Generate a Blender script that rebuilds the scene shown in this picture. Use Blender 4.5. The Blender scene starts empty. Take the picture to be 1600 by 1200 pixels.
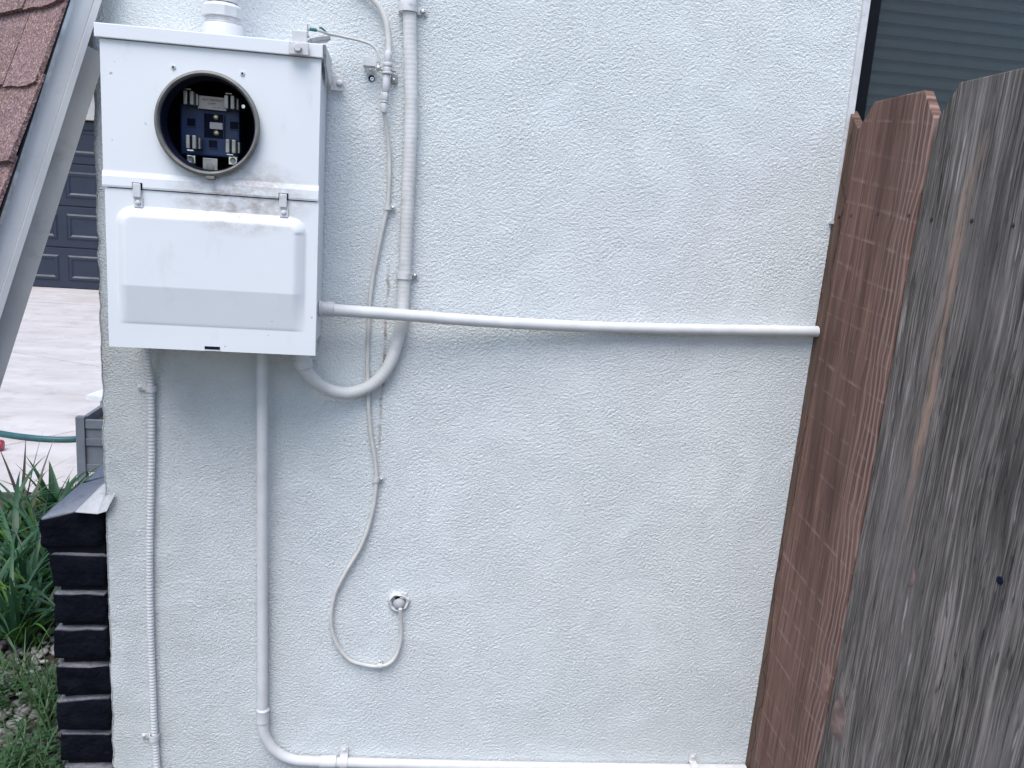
import bpy, bmesh, math, random
import numpy as np
from mathutils import Vector, Matrix
R = math.radians
random.seed(7); rng = np.random.default_rng(11)
scene = bpy.context.scene
COL = scene.collection

# ------------------------------------------------------------------ camera
FPX, PITCH, YAW, ROLL = 1300.0, R(11.48), R(8.22), R(-4.06)
CAM = np.array([0.0, -1.61, 1.50])
def cam_axes():
    cx, sx, cy, sy = math.cos(PITCH), math.sin(PITCH), math.cos(YAW), math.sin(YAW)
    cr, sr = math.cos(ROLL), math.sin(ROLL)
    fw = np.array([sy*cx, cy*cx, -sx]); ri = np.array([cy, -sy, 0.0]); dn = np.cross(fw, ri)
    return cr*ri + sr*dn, -sr*ri + cr*dn, fw
RI, DN, FW = cam_axes()
cd = bpy.data.cameras.new('camera'); cam = bpy.data.objects.new('camera', cd); COL.objects.link(cam)
cd.sensor_width = 36; cd.lens = FPX/1600*36; cd.clip_start = 0.02; cd.clip_end = 500
m = Matrix.Identity(4)
for i in range(3):
    m[i][0] = RI[i]; m[i][1] = -DN[i]; m[i][2] = -FW[i]; m[i][3] = CAM[i]
cam.matrix_world = m
scene.camera = cam

# ------------------------------------------------------------------ world and sun
SUN_EL, SUN_AZ = R(62), R(-22)          # azimuth measured from -Y (in front of the wall) toward -X
sdir = Vector((math.sin(SUN_AZ)*math.cos(SUN_EL), -math.cos(SUN_AZ)*math.cos(SUN_EL), math.sin(SUN_EL)))
w = bpy.data.worlds.new('World'); scene.world = w; w.use_nodes = True
nt = w.node_tree; nt.nodes.clear()
sky = nt.nodes.new('ShaderNodeTexSky'); sky.sky_type = 'NISHITA'; sky.sun_disc = False
sky.sun_elevation = SUN_EL
sky.sun_rotation = math.atan2(sdir.x, sdir.y)
sky.air_density = 1.0; sky.dust_density = 1.6; sky.ozone_density = 1.2; sky.altitude = 50
bg = nt.nodes.new('ShaderNodeBackground'); bg.inputs[1].default_value = 0.12
ow = nt.nodes.new('ShaderNodeOutputWorld')
nt.links.new(sky.outputs[0], bg.inputs[0]); nt.links.new(bg.outputs[0], ow.inputs[0])
sl = bpy.data.lights.new('sun', 'SUN'); sl.energy = 1.5; sl.angle = R(42); sl.color = (1.0, 0.98, 0.95)
so = bpy.data.objects.new('sun', sl); COL.objects.link(so)
so.rotation_euler = (-sdir).to_track_quat('-Z', 'Y').to_euler(); so.location = (0, -3, 6)
scene.view_settings.view_transform = 'Standard'; scene.view_settings.look = 'None'
scene.view_settings.exposure = 0.98; scene.view_settings.gamma = 1.0
scene.view_settings.use_curve_mapping = False

# ------------------------------------------------------------------ helpers
def at(px, py, Y):
    d = RI*(px-800)/FPX + DN*(py-600)/FPX + FW
    return CAM + d*(Y-CAM[1])/d[1]
def atx(px, py, X):
    d = RI*(px-800)/FPX + DN*(py-600)/FPX + FW
    return CAM + d*(X-CAM[0])/d[0]
def atz(px, py, Z):
    d = RI*(px-800)/FPX + DN*(py-600)/FPX + FW
    return CAM + d*(Z-CAM[2])/d[2]

WORG = {}
def link(o, parent=None, org=(0, 0, 0)):
    COL.objects.link(o); org = Vector(org)
    WORG[o.name] = org
    if parent is not None:
        o.parent = parent; o.location = org - WORG[parent.name]
    else: o.location = org
    return o
def tag(o, label=None, cat=None, group=None, kind=None):
    if label: o['label'] = label
    if cat: o['category'] = cat
    if group: o['group'] = group
    if kind: o['kind'] = kind
    return o
def thing(name, loc, label, cat, group=None):
    o = bpy.data.objects.new(name, None); o.empty_display_size = 0.05
    link(o, None, loc); return tag(o, label, cat, group)

class MB:
    def __init__(s): s.v = []; s.f = []
    def add(s, vs, fs):
        n = len(s.v); s.v += [tuple(map(float, p)) for p in vs]; s.f += [tuple(i+n for i in f) for f in fs]; return s
    def box(s, c, size, rot=None, bev=0.0):
        bm = bmesh.new(); bmesh.ops.create_cube(bm, size=1)
        bmesh.ops.scale(bm, vec=Vector(size), verts=bm.verts)
        if bev: bmesh.ops.bevel(bm, geom=bm.edges[:], offset=bev, segments=2, affect='EDGES', profile=0.6)
        if rot is not None: bmesh.ops.transform(bm, matrix=rot.to_4x4(), verts=bm.verts)
        bmesh.ops.translate(bm, vec=Vector(c), verts=bm.verts)
        bm.verts.index_update()
        s.add([v.co for v in bm.verts], [[v.index for v in f.verts] for f in bm.faces]); bm.free(); return s
    def box2(s, a, b, bev=0.0):
        a = np.array(a, float); b = np.array(b, float); return s.box((a+b)/2, np.abs(b-a), None, bev)
    def lathe(s, c, axis, prof, n=24, caps=True):
        ax = Vector(axis).normalized(); q = Vector((0, 0, 1)).rotation_difference(ax); c = Vector(c); vs = []
        for (r, h) in prof:
            for k in range(n):
                a = 2*math.pi*k/n; vs.append(c + q @ Vector((r*math.cos(a), r*math.sin(a), h)))
        fs = []
        for i in range(len(prof)-1):
            for k in range(n):
                k2 = (k+1) % n; fs.append((i*n+k, i*n+k2, (i+1)*n+k2, (i+1)*n+k))
        if caps:
            fs.append(tuple(reversed(range(n)))); fs.append(tuple((len(prof)-1)*n+k for k in range(n)))
        return s.add(vs, fs)
    def prism(s, poly, ext):
        n = len(poly); e = Vector(ext); p = [Vector(q) for q in poly]
        return s.add(p + [q+e for q in p], [tuple(range(n)), tuple(reversed(range(n, 2*n)))] +
                     [((i+1) % n, i, n+i, n+(i+1) % n) for i in range(n)])
    def tube(s, pts, rad, n=12, step=None, rfun=None, smooth=True):
        P = np.array(pts, float)
        if smooth and len(P) > 2: P = catmull(P, step or 0.01)
        elif step: P = resample(P, step)
        L = np.concatenate([[0], np.cumsum(np.linalg.norm(np.diff(P, axis=0), axis=1))])
        T = np.gradient(P, axis=0); T /= np.linalg.norm(T, axis=1)[:, None]
        ref = Vector((0, -1, 0)) if abs(T[0][1]) < .9 else Vector((1, 0, 0))
        nrm = Vector(T[0]).cross(ref).normalized(); vs = []
        for i in range(len(P)):
            t = Vector(T[i]); nrm = (nrm - t*nrm.dot(t)).normalized(); b = t.cross(nrm)
            r = rfun(L[i], L[-1]) if rfun else rad
            for k in range(n):
                a = 2*math.pi*k/n; vs.append(Vector(P[i]) + (nrm*math.cos(a)+b*math.sin(a))*r)
        m_ = len(P)
        fs = [(i*n+k, i*n+(k+1) % n, (i+1)*n+(k+1) % n, (i+1)*n+k) for i in range(m_-1) for k in range(n)]
        fs += [tuple(reversed(range(n))), tuple((m_-1)*n+k for k in range(n))]
        return s.add(vs, fs)
    def mesh(s, name, mat, smooth=False, off=(0, 0, 0), sharp=40):
        me = bpy.data.meshes.new(name); o = Vector(off)
        me.from_pydata([Vector(p)-o for p in s.v], [], s.f); me.validate(); me.update()
        bm = bmesh.new(); bm.from_mesh(me); bmesh.ops.recalc_face_normals(bm, faces=bm.faces); bm.to_mesh(me); bm.free()
        me.materials.append(mat)
        if smooth:
            me.polygons.foreach_set('use_smooth', [True]*len(me.polygons))
            me.set_sharp_from_angle(angle=R(sharp))
        return me
    def build(s, name, mat, parent=None, org=None, smooth=False, sharp=40):
        if org is None: org = WORG[parent.name] if parent is not None else (0, 0, 0)
        return link(bpy.data.objects.new(name, s.mesh(name, mat, smooth, org, sharp)), parent, org)

def resample(P, step):
    L = np.concatenate([[0], np.cumsum(np.linalg.norm(np.diff(P, axis=0), axis=1))])
    n = max(2, int(L[-1]/step)+1); t = np.linspace(0, L[-1], n)
    return np.stack([np.interp(t, L, P[:, k]) for k in range(3)], 1)
def catmull(P, step):
    Q = np.vstack([2*P[0]-P[1], P, 2*P[-1]-P[-2]]); out = []
    for i in range(1, len(Q)-2):
        p0, p1, p2, p3 = Q[i-1:i+3]
        for t in np.linspace(0, 1, 24, endpoint=False):
            out.append(.5*((2*p1)+(-p0+p2)*t+(2*p0-5*p1+4*p2-p3)*t*t+(-p0+3*p1-3*p2+p3)*t**3))
    out.append(P[-1]); return resample(np.array(out), step)

# ------------------------------------------------------------------ materials
def new_mat(name):
    mt = bpy.data.materials.new(name); mt.use_nodes = True; n = mt.node_tree; n.nodes.clear()
    o = n.nodes.new('ShaderNodeOutputMaterial'); b = n.nodes.new('ShaderNodeBsdfPrincipled')
    n.links.new(b.outputs[0], o.inputs[0]); return mt, n, b
def N(n, t, **kw):
    x = n.nodes.new(t)
    for k, v in kw.items():
        if k.startswith('i_'):
            key = k[2:]; x.inputs[int(key) if key.isdigit() else key.replace('_', ' ')].default_value = v
        else: setattr(x, k, v)
    return x
def coords(n, scale=(1, 1, 1), rot=(0, 0, 0), loc=(0, 0, 0), rnd=False):
    tc = N(n, 'ShaderNodeTexCoord'); mp = N(n, 'ShaderNodeMapping')
    mp.inputs['Scale'].default_value = scale; mp.inputs['Rotation'].default_value = rot; mp.inputs['Location'].default_value = loc
    src = tc.outputs['Object']
    if rnd:
        oi = N(n, 'ShaderNodeObjectInfo'); sc = N(n, 'ShaderNodeVectorMath', operation='MULTIPLY_ADD')
        sc.inputs[1].default_value = (17.0, 9.0, 13.0)
        n.links.new(oi.outputs['Random'], sc.inputs[0]); n.links.new(src, sc.inputs[2]); src = sc.outputs[0]
    n.links.new(src, mp.inputs[0]); return mp.outputs[0]
def noise(n, vec, scale, detail=4, rough=.55, dist=0.0):
    x = N(n, 'ShaderNodeTexNoise'); x.inputs['Scale'].default_value = scale; x.inputs['Detail'].default_value = detail
    x.inputs['Roughness'].default_value = rough; x.inputs['Distortion'].default_value = dist
    n.links.new(vec, x.inputs['Vector']); return x.outputs[0]
def ramp(n, fac, stops, interp='LINEAR'):
    x = N(n, 'ShaderNodeValToRGB'); e = x.color_ramp.elements; x.color_ramp.interpolation = interp
    while len(e) < len(stops): e.new(0.5)
    for i, (p, c) in enumerate(stops):
        e[i].position = p; e[i].color = (c, c, c, 1) if not isinstance(c, tuple) else (*c, 1)
    n.links.new(fac, x.inputs[0]); return x.outputs[0]
def mix(n, fac, a, b, mode='MIX'):
    x = N(n, 'ShaderNodeMix', data_type='RGBA', blend_type=mode)
    for sock, val in ((x.inputs[0], fac), (x.inputs[6], a), (x.inputs[7], b)):
        if hasattr(val, 'is_linked'): n.links.new(val, sock)
        else: sock.default_value = val if not isinstance(val, tuple) else (*val, 1)
    return x.outputs[2]
def math_(n, op, a, b=None, c=None, clamp=False):
    x = N(n, 'ShaderNodeMath', operation=op, use_clamp=clamp)
    for i, v in enumerate((a, b, c)):
        if v is None: continue
        if hasattr(v, 'is_linked'): n.links.new(v, x.inputs[i])
        else: x.inputs[i].default_value = v
    return x.outputs[0]
def bump(n, b, h, strength, dist):
    x = N(n, 'ShaderNodeBump'); x.inputs['Strength'].default_value = strength; x.inputs['Distance'].default_value = dist
    n.links.new(h, x.inputs['Height']); n.links.new(x.outputs[0], b.inputs['Normal']); return x
def plain(name, c1, c2=None, rough=.5, metal=0.0, scale=25, bs=None, bstr=.15, bdist=.001, lo=.35, hi=.7, spec=.5, rnd=False, dirt=None, dscale=9):
    mt, n, b = new_mat(name); v = coords(n, rnd=rnd)
    c2 = c2 or tuple(x*.86 for x in c1)
    col = ramp(n, noise(n, v, scale, 5), [(lo, c2), (hi, c1)])
    if dirt is not None:
        dm = ramp(n, noise(n, v, dscale, 8, .7), [(.55, 0.0), (.75, 1.0)])
        col = mix(n, dm, col, dirt)
    n.links.new(col, b.inputs['Base Color'])
    r = ramp(n, noise(n, v, scale*2, 3), [(.3, max(0, rough-.08)), (.7, min(1, rough+.08))]); n.links.new(r, b.inputs['Roughness'])
    b.inputs['Metallic'].default_value = metal; b.inputs['Specular IOR Level'].default_value = spec
    if bs: bump(n, b, noise(n, v, bs, 4), bstr, bdist)
    return mt
def sep(n, vec):
    x = N(n, 'ShaderNodeSeparateXYZ'); n.links.new(vec, x.inputs[0]); return x.outputs

def mat_stucco():
    mt, n, b = new_mat('white painted stucco'); v = coords(n)
    base = ramp(n, noise(n, v, 3.5, 6, .6), [(.3, (.74, .785, .80)), (.7, (.785, .82, .83))])
    X, Y, Z = sep(n, v)
    # old dust and rain splash on the lower left part under the cabinet, patchy edges
    mx = N(n, 'ShaderNodeMapRange', clamp=True); n.links.new(X, mx.inputs[0])
    for i, q in enumerate((-.05, -.42, 0, 1)): mx.inputs[i+1].default_value = q
    mz = N(n, 'ShaderNodeMapRange', clamp=True); n.links.new(Z, mz.inputs[0])
    for i, q in enumerate((1.32, 1.15, 0, 1)): mz.inputs[i+1].default_value = q
    dn = ramp(n, noise(n, v, 6, 7, .65), [(.35, 0.0), (.7, 1.0)])
    f = math_(n, 'MULTIPLY', math_(n, 'MULTIPLY', mx.outputs[0], mz.outputs[0]), math_(n, 'MULTIPLY_ADD', dn, .35, .14))
    base = mix(n, f, base, (.44, .43, .38))
    # hairline rusty streak where water ran down beside the cable
    pa, pb = at(607, 425, 0), at(591, 738, 0); kk = (pa[0]-pb[0])/(pa[2]-pb[2])
    lx = math_(n, 'ADD', X, math_(n, 'MULTIPLY_ADD', Z, -kk, kk*pa[2]-pa[0]))
    ln = math_(n, 'ADD', lx, math_(n, 'MULTIPLY_ADD', noise(n, v, 14, 3), .02, -.010))
    line = N(n, 'ShaderNodeMapRange', clamp=True); n.links.new(math_(n, 'ABSOLUTE', ln), line.inputs[0])
    for i, q in enumerate((.0014, .0042, .8, 0)): line.inputs[i+1].default_value = q
    zr = ramp(n, math_(n, 'MULTIPLY', Z, .5), [(.5, 0.0), (.53, 1.0), (.68, 1.0), (.70, 0.0)])
    base = mix(n, math_(n, 'MULTIPLY', math_(n, 'MULTIPLY', line.outputs[0], zr), ramp(n, noise(n, v, 40, 4), [(.35, 0.0), (.6, 1.0)])), base, (.33, .27, .22))
    # specks of dirt caught in the texture
    sp = ramp(n, noise(n, v, 120, 3, .6), [(.70, 0.0), (.78, 1.0)])
    base = mix(n, math_(n, 'MULTIPLY', sp, ramp(n, noise(n, v, 5, 3), [(.45, .0), (.7, .35)])), base, (.33, .33, .34))
    vd = N(n, 'ShaderNodeVectorMath', operation='ADD'); nz3 = N(n, 'ShaderNodeTexNoise'); nz3.inputs['Scale'].default_value = 22; nz3.inputs['Detail'].default_value = 4
    n.links.new(v, nz3.inputs['Vector']); sc3 = N(n, 'ShaderNodeVectorMath', operation='SCALE'); sc3.inputs['Scale'].default_value = .035
    n.links.new(nz3.outputs['Color'], sc3.inputs[0]); n.links.new(sc3.outputs[0], vd.inputs[0]); n.links.new(v, vd.inputs[1])
    vo = N(n, 'ShaderNodeTexVoronoi', feature='DISTANCE_TO_EDGE'); vo.inputs['Scale'].default_value = 5.5; n.links.new(vd.outputs[0], vo.inputs['Vector'])
    ck = math_(n, 'MULTIPLY', ramp(n, vo.outputs[0], [(.0, 1.0), (.006, .8), (.010, 0.0)]), ramp(n, noise(n, v, 2.6, 3), [(.68, 0.0), (.74, .5)]))
    base = mix(n, ck, base, (.30, .29, .28))
    n.links.new(base, b.inputs['Base Color']); b.inputs['Roughness'].default_value = .62; b.inputs['Specular IOR Level'].default_value = .35
    vs_ = coords(n, (1, 1, 1.12), rot=(0, R(25), 0))
    h = math_(n, 'ADD', noise(n, vs_, 390, 3, .6, .2), math_(n, 'MULTIPLY', noise(n, vs_, 220, 3, .6, .4), 1.5))
    am = ramp(n, noise(n, v, 7, 4, .55, 1.0), [(.3, .65), (.55, 1.0)])
    h = math_(n, 'MULTIPLY', h, am)
    bump(n, b, h, .85, .0040)
    return mt

def mat_wood(name, kind, seed):
    mt, n, b = new_mat(name); v0 = coords(n); X, Y, Z = sep(n, v0)
    # grain runs along the board and wanders slightly
    wob = noise(n, coords(n, (1, 5, 2.2), loc=(seed, seed, seed)), 1, 3, .5)
    Yw = math_(n, 'ADD', Y, math_(n, 'MULTIPLY', wob, .035 if kind == 'grey' else .018))
    def gv(fy, fz, k):
        c = N(n, 'ShaderNodeCombineXYZ'); c.inputs[0].default_value = seed*k
        n.links.new(math_(n, 'MULTIPLY', Yw, fy), c.inputs[1]); n.links.new(math_(n, 'MULTIPLY_ADD', Z, fz, seed), c.inputs[2]); return c.outputs[0]
    fine = noise(n, gv(330, 9, 1), 1, 4, .65); med = noise(n, gv(75, 3.2, 2), 1, 6, .62, .25); wide = noise(n, gv(16, 1.5, 3), 1, 4, .55)
    dash = noise(n, gv(150, 17, 4), 1, 3, .6)
    blot = noise(n, coords(n, (1, 6, 3), loc=(seed, 1, seed)), 1, 5, .6)
    if kind == 'red':
        col = ramp(n, med, [(.30, (.070, .035, .027)), (.5, (.165, .092, .072)), (.72, (.28, .175, .14))])
        col = mix(n, .55, col, ramp(n, fine, [(.32, (.055, .026, .021)), (.5, (.165, .092, .072)), (.7, (.34, .215, .175))]))
        col = mix(n, ramp(n, wide, [(.48, 0.0), (.68, .6)]), col, (.05, .026, .022))
        col = mix(n, ramp(n, blot, [(.5, 0.0), (.75, .4)]), col, (.19, .12, .10))
        # cathedral growth rings toward the near edge
        wv = math_(n, 'ADD', math_(n, 'MULTIPLY', Yw, 480.0), math_(n, 'MULTIPLY', noise(n, gv(6, 4, 5), 1, 2), 30.0))
        rg = ramp(n, math_(n, 'MULTIPLY_ADD', math_(n, 'SINE', wv), .5, .5), [(.6, 0.0), (.95, .5)])
        near = N(n, 'ShaderNodeMapRange', clamp=True); n.links.new(math_(n, 'ADD', Y, math_(n, 'MULTIPLY', wide, .06)), near.inputs[0])
        for i, q in enumerate((-.15, -.225, 0, 1)): near.inputs[i+1].default_value = q
        col = mix(n, math_(n, 'MULTIPLY', rg, near.outputs[0]), col, (.42, .30, .27))
        # pale saw-blade marks, each with its own strength
        zz = math_(n, 'ADD', Z, math_(n, 'MULTIPLY', noise(n, coords(n, (0, 0, 6)), 1, 3), .13))
        s_ = math_(n, 'ADD', math_(n, 'MULTIPLY', zz, 19.0), math_(n, 'MULTIPLY', Y, -2.6))
        fr = math_(n, 'FRACT', s_); wn = N(n, 'ShaderNodeTexWhiteNoise', noise_dimensions='1D'); n.links.new(math_(n, 'FLOOR', s_), wn.inputs[1])
        mk = ramp(n, fr, [(.0, 0.0), (.05, .7), (.09, .35), (.17, 0.0)])
        mk = math_(n, 'MULTIPLY', math_(n, 'MULTIPLY', mk, ramp(n, wn.outputs[0], [(.1, .25), (.9, .9)])), ramp(n, noise(n, gv(40, 30, 6), 1, 4), [(.40, .0), (.64, .65)]))
        col = mix(n, mk, col, (.50, .38, .34))
        bs, bd = .5, .002
    elif kind == 'tan':
        col = ramp(n, med, [(.3, (.05, .03, .024)), (.5, (.115, .07, .052)), (.72, (.19, .13, .10))])
        col = mix(n, .4, col, ramp(n, fine, [(.35, (.05, .028, .022)), (.65, (.2, .135, .105))]))
        wv = math_(n, 'ADD', math_(n, 'MULTIPLY', Yw, 180.0), math_(n, 'MULTIPLY', noise(n, gv(8, 7, 5), 1, 3), 22.0))
        col = mix(n, ramp(n, math_(n, 'MULTIPLY_ADD', math_(n, 'SINE', wv), .5, .5), [(.9, 0.0), (.99, .8)]), col, (.07, .03, .022))
        bs, bd = .5, .002
    else:
        col = ramp(n, med, [(.32, (.020, .018, .016)), (.43, (.085, .075, .068)), (.55, (.175, .155, .142)), (.70, (.46, .405, .37))])
        col = mix(n, .5, col, ramp(n, fine, [(.36, (.020, .018, .016)), (.5, (.13, .115, .105)), (.66, (.44, .385, .35))]))
        col = mix(n, ramp(n, wide, [(.5, 0.0), (.68, .6)]), col, (.042, .038, .036))
        col = mix(n, ramp(n, blot, [(.52, 0.0), (.72, .45)]), col, (.27, .24, .225))
        col = mix(n, math_(n, 'MULTIPLY', ramp(n, dash, [(.60, 0.0), (.68, .85)]), ramp(n, blot, [(.35, 1.0), (.6, .25)])), col, (.018, .018, .02))
        col = mix(n, ramp(n, noise(n, gv(120, 11, 9), 1, 3), [(.66, 0.0), (.74, .6)]), col, (.5, .47, .46))
        # bare reddish-brown streak where the grey skin has worn off
        sx = math_(n, 'ADD', Yw, math_(n, 'MULTIPLY', noise(n, coords(n, (1, 3, 7)), 1, 4), .05))
        st = N(n, 'ShaderNodeMapRange', clamp=True); n.links.new(math_(n, 'ABSOLUTE', math_(n, 'ADD', sx, .355)), st.inputs[0])
        for i, q in enumerate((.004, .016, 1, 0)): st.inputs[i+1].default_value = q
        zr = ramp(n, math_(n, 'MULTIPLY', Z, .5), [(.50, 0.0), (.6, .9), (.80, .9), (.84, 0.0)])
        ms = ramp(n, noise(n, gv(60, 5, 7), 1, 5), [(.36, 0.0), (.52, 1.0)])
        col = mix(n, math_(n, 'MULTIPLY', math_(n, 'MULTIPLY', st.outputs[0], zr), ms), col, (.38, .26, .20))
        bs, bd = .9, .004
    n.links.new(col, b.inputs['Base Color']); b.inputs['Roughness'].default_value = .82; b.inputs['Specular IOR Level'].default_value = .25
    h = math_(n, 'ADD', math_(n, 'MULTIPLY', fine, .7), med)
    if kind == 'grey': h = math_(n, 'SUBTRACT', h, math_(n, 'MULTIPLY', ramp(n, dash, [(.60, 0.0), (.68, 1.0)]), .5))
    bump(n, b, h, bs, bd)
    return mt

def mat_shingle():
    mt, n, b = new_mat('red granule shingle'); v = coords(n, rnd=True)
    g = N(n, 'ShaderNodeTexVoronoi'); g.inputs['Scale'].default_value = 420; n.links.new(v, g.inputs['Vector'])
    gray = sep(n, g.outputs['Color'])[0]
    oi = N(n, 'ShaderNodeObjectInfo')
    tone = ramp(n, oi.outputs['Random'], [(0.0, (.12, .066, .060)), (.5, (.165, .085, .073)), (1.0, (.20, .108, .09))])
    tone = mix(n, ramp(n, noise(n, v, 9, 4), [(.4, 0.0), (.7, .6)]), tone, (.17, .095, .12))
    col = mix(n, ramp(n, gray, [(0.0, 0.0), (.5, .12), (.85, .3), (1.0, .8)]), tone, (.55, .42, .40))
    col = mix(n, ramp(n, gray, [(0.0, .75), (.2, .3), (.35, 0.0)]), col, (.05, .028, .03))
    n.links.new(col, b.inputs['Base Color']); b.inputs['Roughness'].default_value = .9
    bump(n, b, gray, .7, .0015); return mt

def mat_box(name, zc=None, dirt=True):
    mt, n, b = new_mat(name); v = coords(n); X, Y, Z = sep(n, coords(n))
    col = ramp(n, noise(n, v, 5, 4), [(.3, (.725, .75, .775)), (.7, (.76, .78, .80))])
    if dirt:
        # rusty dust below the meter ring and along the fold (coordinates are relative to the cabinet's base)
        ex = math_(n, 'MULTIPLY', math_(n, 'ADD', X, -.045), 1/.11); ez = math_(n, 'MULTIPLY', math_(n, 'ADD', Z, -.262), 1/.06)
        d2 = math_(n, 'ADD', math_(n, 'MULTIPLY', ex, ex), math_(n, 'MULTIPLY', ez, ez))
        dm = N(n, 'ShaderNodeMapRange', clamp=True); n.links.new(d2, dm.inputs[0])
        for i, q in enumerate((.1, 1.3, 1, 0)): dm.inputs[i+1].default_value = q
        nz = ramp(n, noise(n, coords(n, (1, 1, 1.7)), 38, 7, .75), [(.36, 0.0), (.68, 1.0)])
        col = mix(n, math_(n, 'MULTIPLY', math_(n, 'MULTIPLY', dm.outputs[0], nz), .95), col, (.30, .255, .225))
        sp = ramp(n, noise(n, v, 75, 2), [(.735, 0.0), (.76, 1.0)])
        col = mix(n, math_(n, 'MULTIPLY', sp, ramp(n, noise(n, v, 6, 2), [(.5, 0.0), (.6, .6)])), col, (.17, .14, .12))
        sc = ramp(n, noise(n, coords(n, (1, 1, .4)), 22, 8, .7), [(.58, 0.0), (.78, .5)])
        col = mix(n, sc, col, (.55, .55, .54))
    n.links.new(col, b.inputs['Base Color']); b.inputs['Roughness'].default_value = .42
    bump(n, b, math_(n, 'ADD', noise(n, v, 8, 2), math_(n, 'MULTIPLY', noise(n, v, 260, 2), .06)), .18, .004)
    return mt

def mat_black_brick(name='black painted brick', dust=(.26, .255, .275), amount=1.0):
    mt, n, b = new_mat(name); v = coords(n, rnd=True)
    col = ramp(n, noise(n, v, 30, 6), [(.3, (.002, .003, .007)), (.75, (.010, .012, .019))])
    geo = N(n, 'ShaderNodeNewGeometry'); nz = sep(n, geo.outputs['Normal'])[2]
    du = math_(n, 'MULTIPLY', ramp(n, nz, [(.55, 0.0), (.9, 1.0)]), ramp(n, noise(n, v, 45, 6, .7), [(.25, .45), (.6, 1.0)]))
    col = mix(n, math_(n, 'MULTIPLY', du, amount, clamp=True), col, dust)                                   # settled dust on the ledges, paler on the sill to offset shade
    n.links.new(col, b.inputs['Base Color']); b.inputs['Roughness'].default_value = .75; b.inputs['Specular IOR Level'].default_value = .08
    bump(n, b, noise(n, v, 85, 6, .65), 1.0, .010); return mt

def mat_concrete():
    mt, n, b = new_mat('driveway concrete'); v = coords(n)
    col = ramp(n, noise(n, coords(n, (1, 2.2, 1)), 1.6, 8, .6), [(.3, (.45, .415, .40)), (.7, (.60, .57, .56))])
    col = mix(n, ramp(n, noise(n, v, 5, 8, .7), [(.52, 0.0), (.75, .55)]), col, (.27, .235, .22))
    n.links.new(col, b.inputs['Base Color']); b.inputs['Roughness'].default_value = .8
    bump(n, b, noise(n, v, 120, 4), .2, .003); return mt

def mat_leaf(name, c1, c2, rough=.45):
    mt, n, b = new_mat(name); oi = N(n, 'ShaderNodeObjectInfo'); v = coords(n, rnd=True)
    f = math_(n, 'ADD', math_(n, 'MULTIPLY', oi.outputs['Random'], .5), math_(n, 'MULTIPLY', noise(n, v, 9, 3), .6))
    n.links.new(ramp(n, f, [(.2, c1), (.85, c2)]), b.inputs['Base Color'])
    b.inputs['Roughness'].default_value = rough; b.inputs['Specular IOR Level'].default_value = .4
    tr = N(n, 'ShaderNodeBsdfTranslucent'); tr.inputs[0].default_value = (*[min(1, x*1.6) for x in c2], 1)
    ms = N(n, 'ShaderNodeMixShader'); ms.inputs[0].default_value = .18
    out = [x for x in n.nodes if x.type == 'OUTPUT_MATERIAL'][0]
    n.links.new(b.outputs[0], ms.inputs[1]); n.links.new(tr.outputs[0], ms.inputs[2]); n.links.new(ms.outputs[0], out.inputs[0])
    return mt
def mat_glass(name, refl, tint):
    mt, n, b = new_mat(name); n.nodes.remove(b)
    t = N(n, 'ShaderNodeBsdfTransparent'); t.inputs[0].default_value = (*tint, 1)
    g = N(n, 'ShaderNodeBsdfGlossy'); g.inputs['Roughness'].default_value = .04; g.inputs[0].default_value = (.9, .95, 1, 1)
    fr = N(n, 'ShaderNodeFresnel'); fr.inputs[0].default_value = 1.45
    ms = N(n, 'ShaderNodeMixShader'); n.links.new(math_(n, 'MULTIPLY', fr.outputs[0], refl), ms.inputs[0])
    out = [x for x in n.nodes if x.type == 'OUTPUT_MATERIAL'][0]
    n.links.new(t.outputs[0], ms.inputs[1]); n.links.new(g.outputs[0], ms.inputs[2]); n.links.new(ms.outputs[0], out.inputs[0])
    return mt
def mat_screen():
    mt, n, b = new_mat('insect screen'); b.inputs['Base Color'].default_value = (.05, .06, .065, 1); b.inputs['Roughness'].default_value = .7
    t = N(n, 'ShaderNodeBsdfTransparent'); ms = N(n, 'ShaderNodeMixShader'); ms.inputs[0].default_value = .45
    out = [x for x in n.nodes if x.type == 'OUTPUT_MATERIAL'][0]
    n.links.new(t.outputs[0], ms.inputs[1]); n.links.new(b.outputs[0], ms.inputs[2]); n.links.new(ms.outputs[0], out.inputs[0]); return mt

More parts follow.
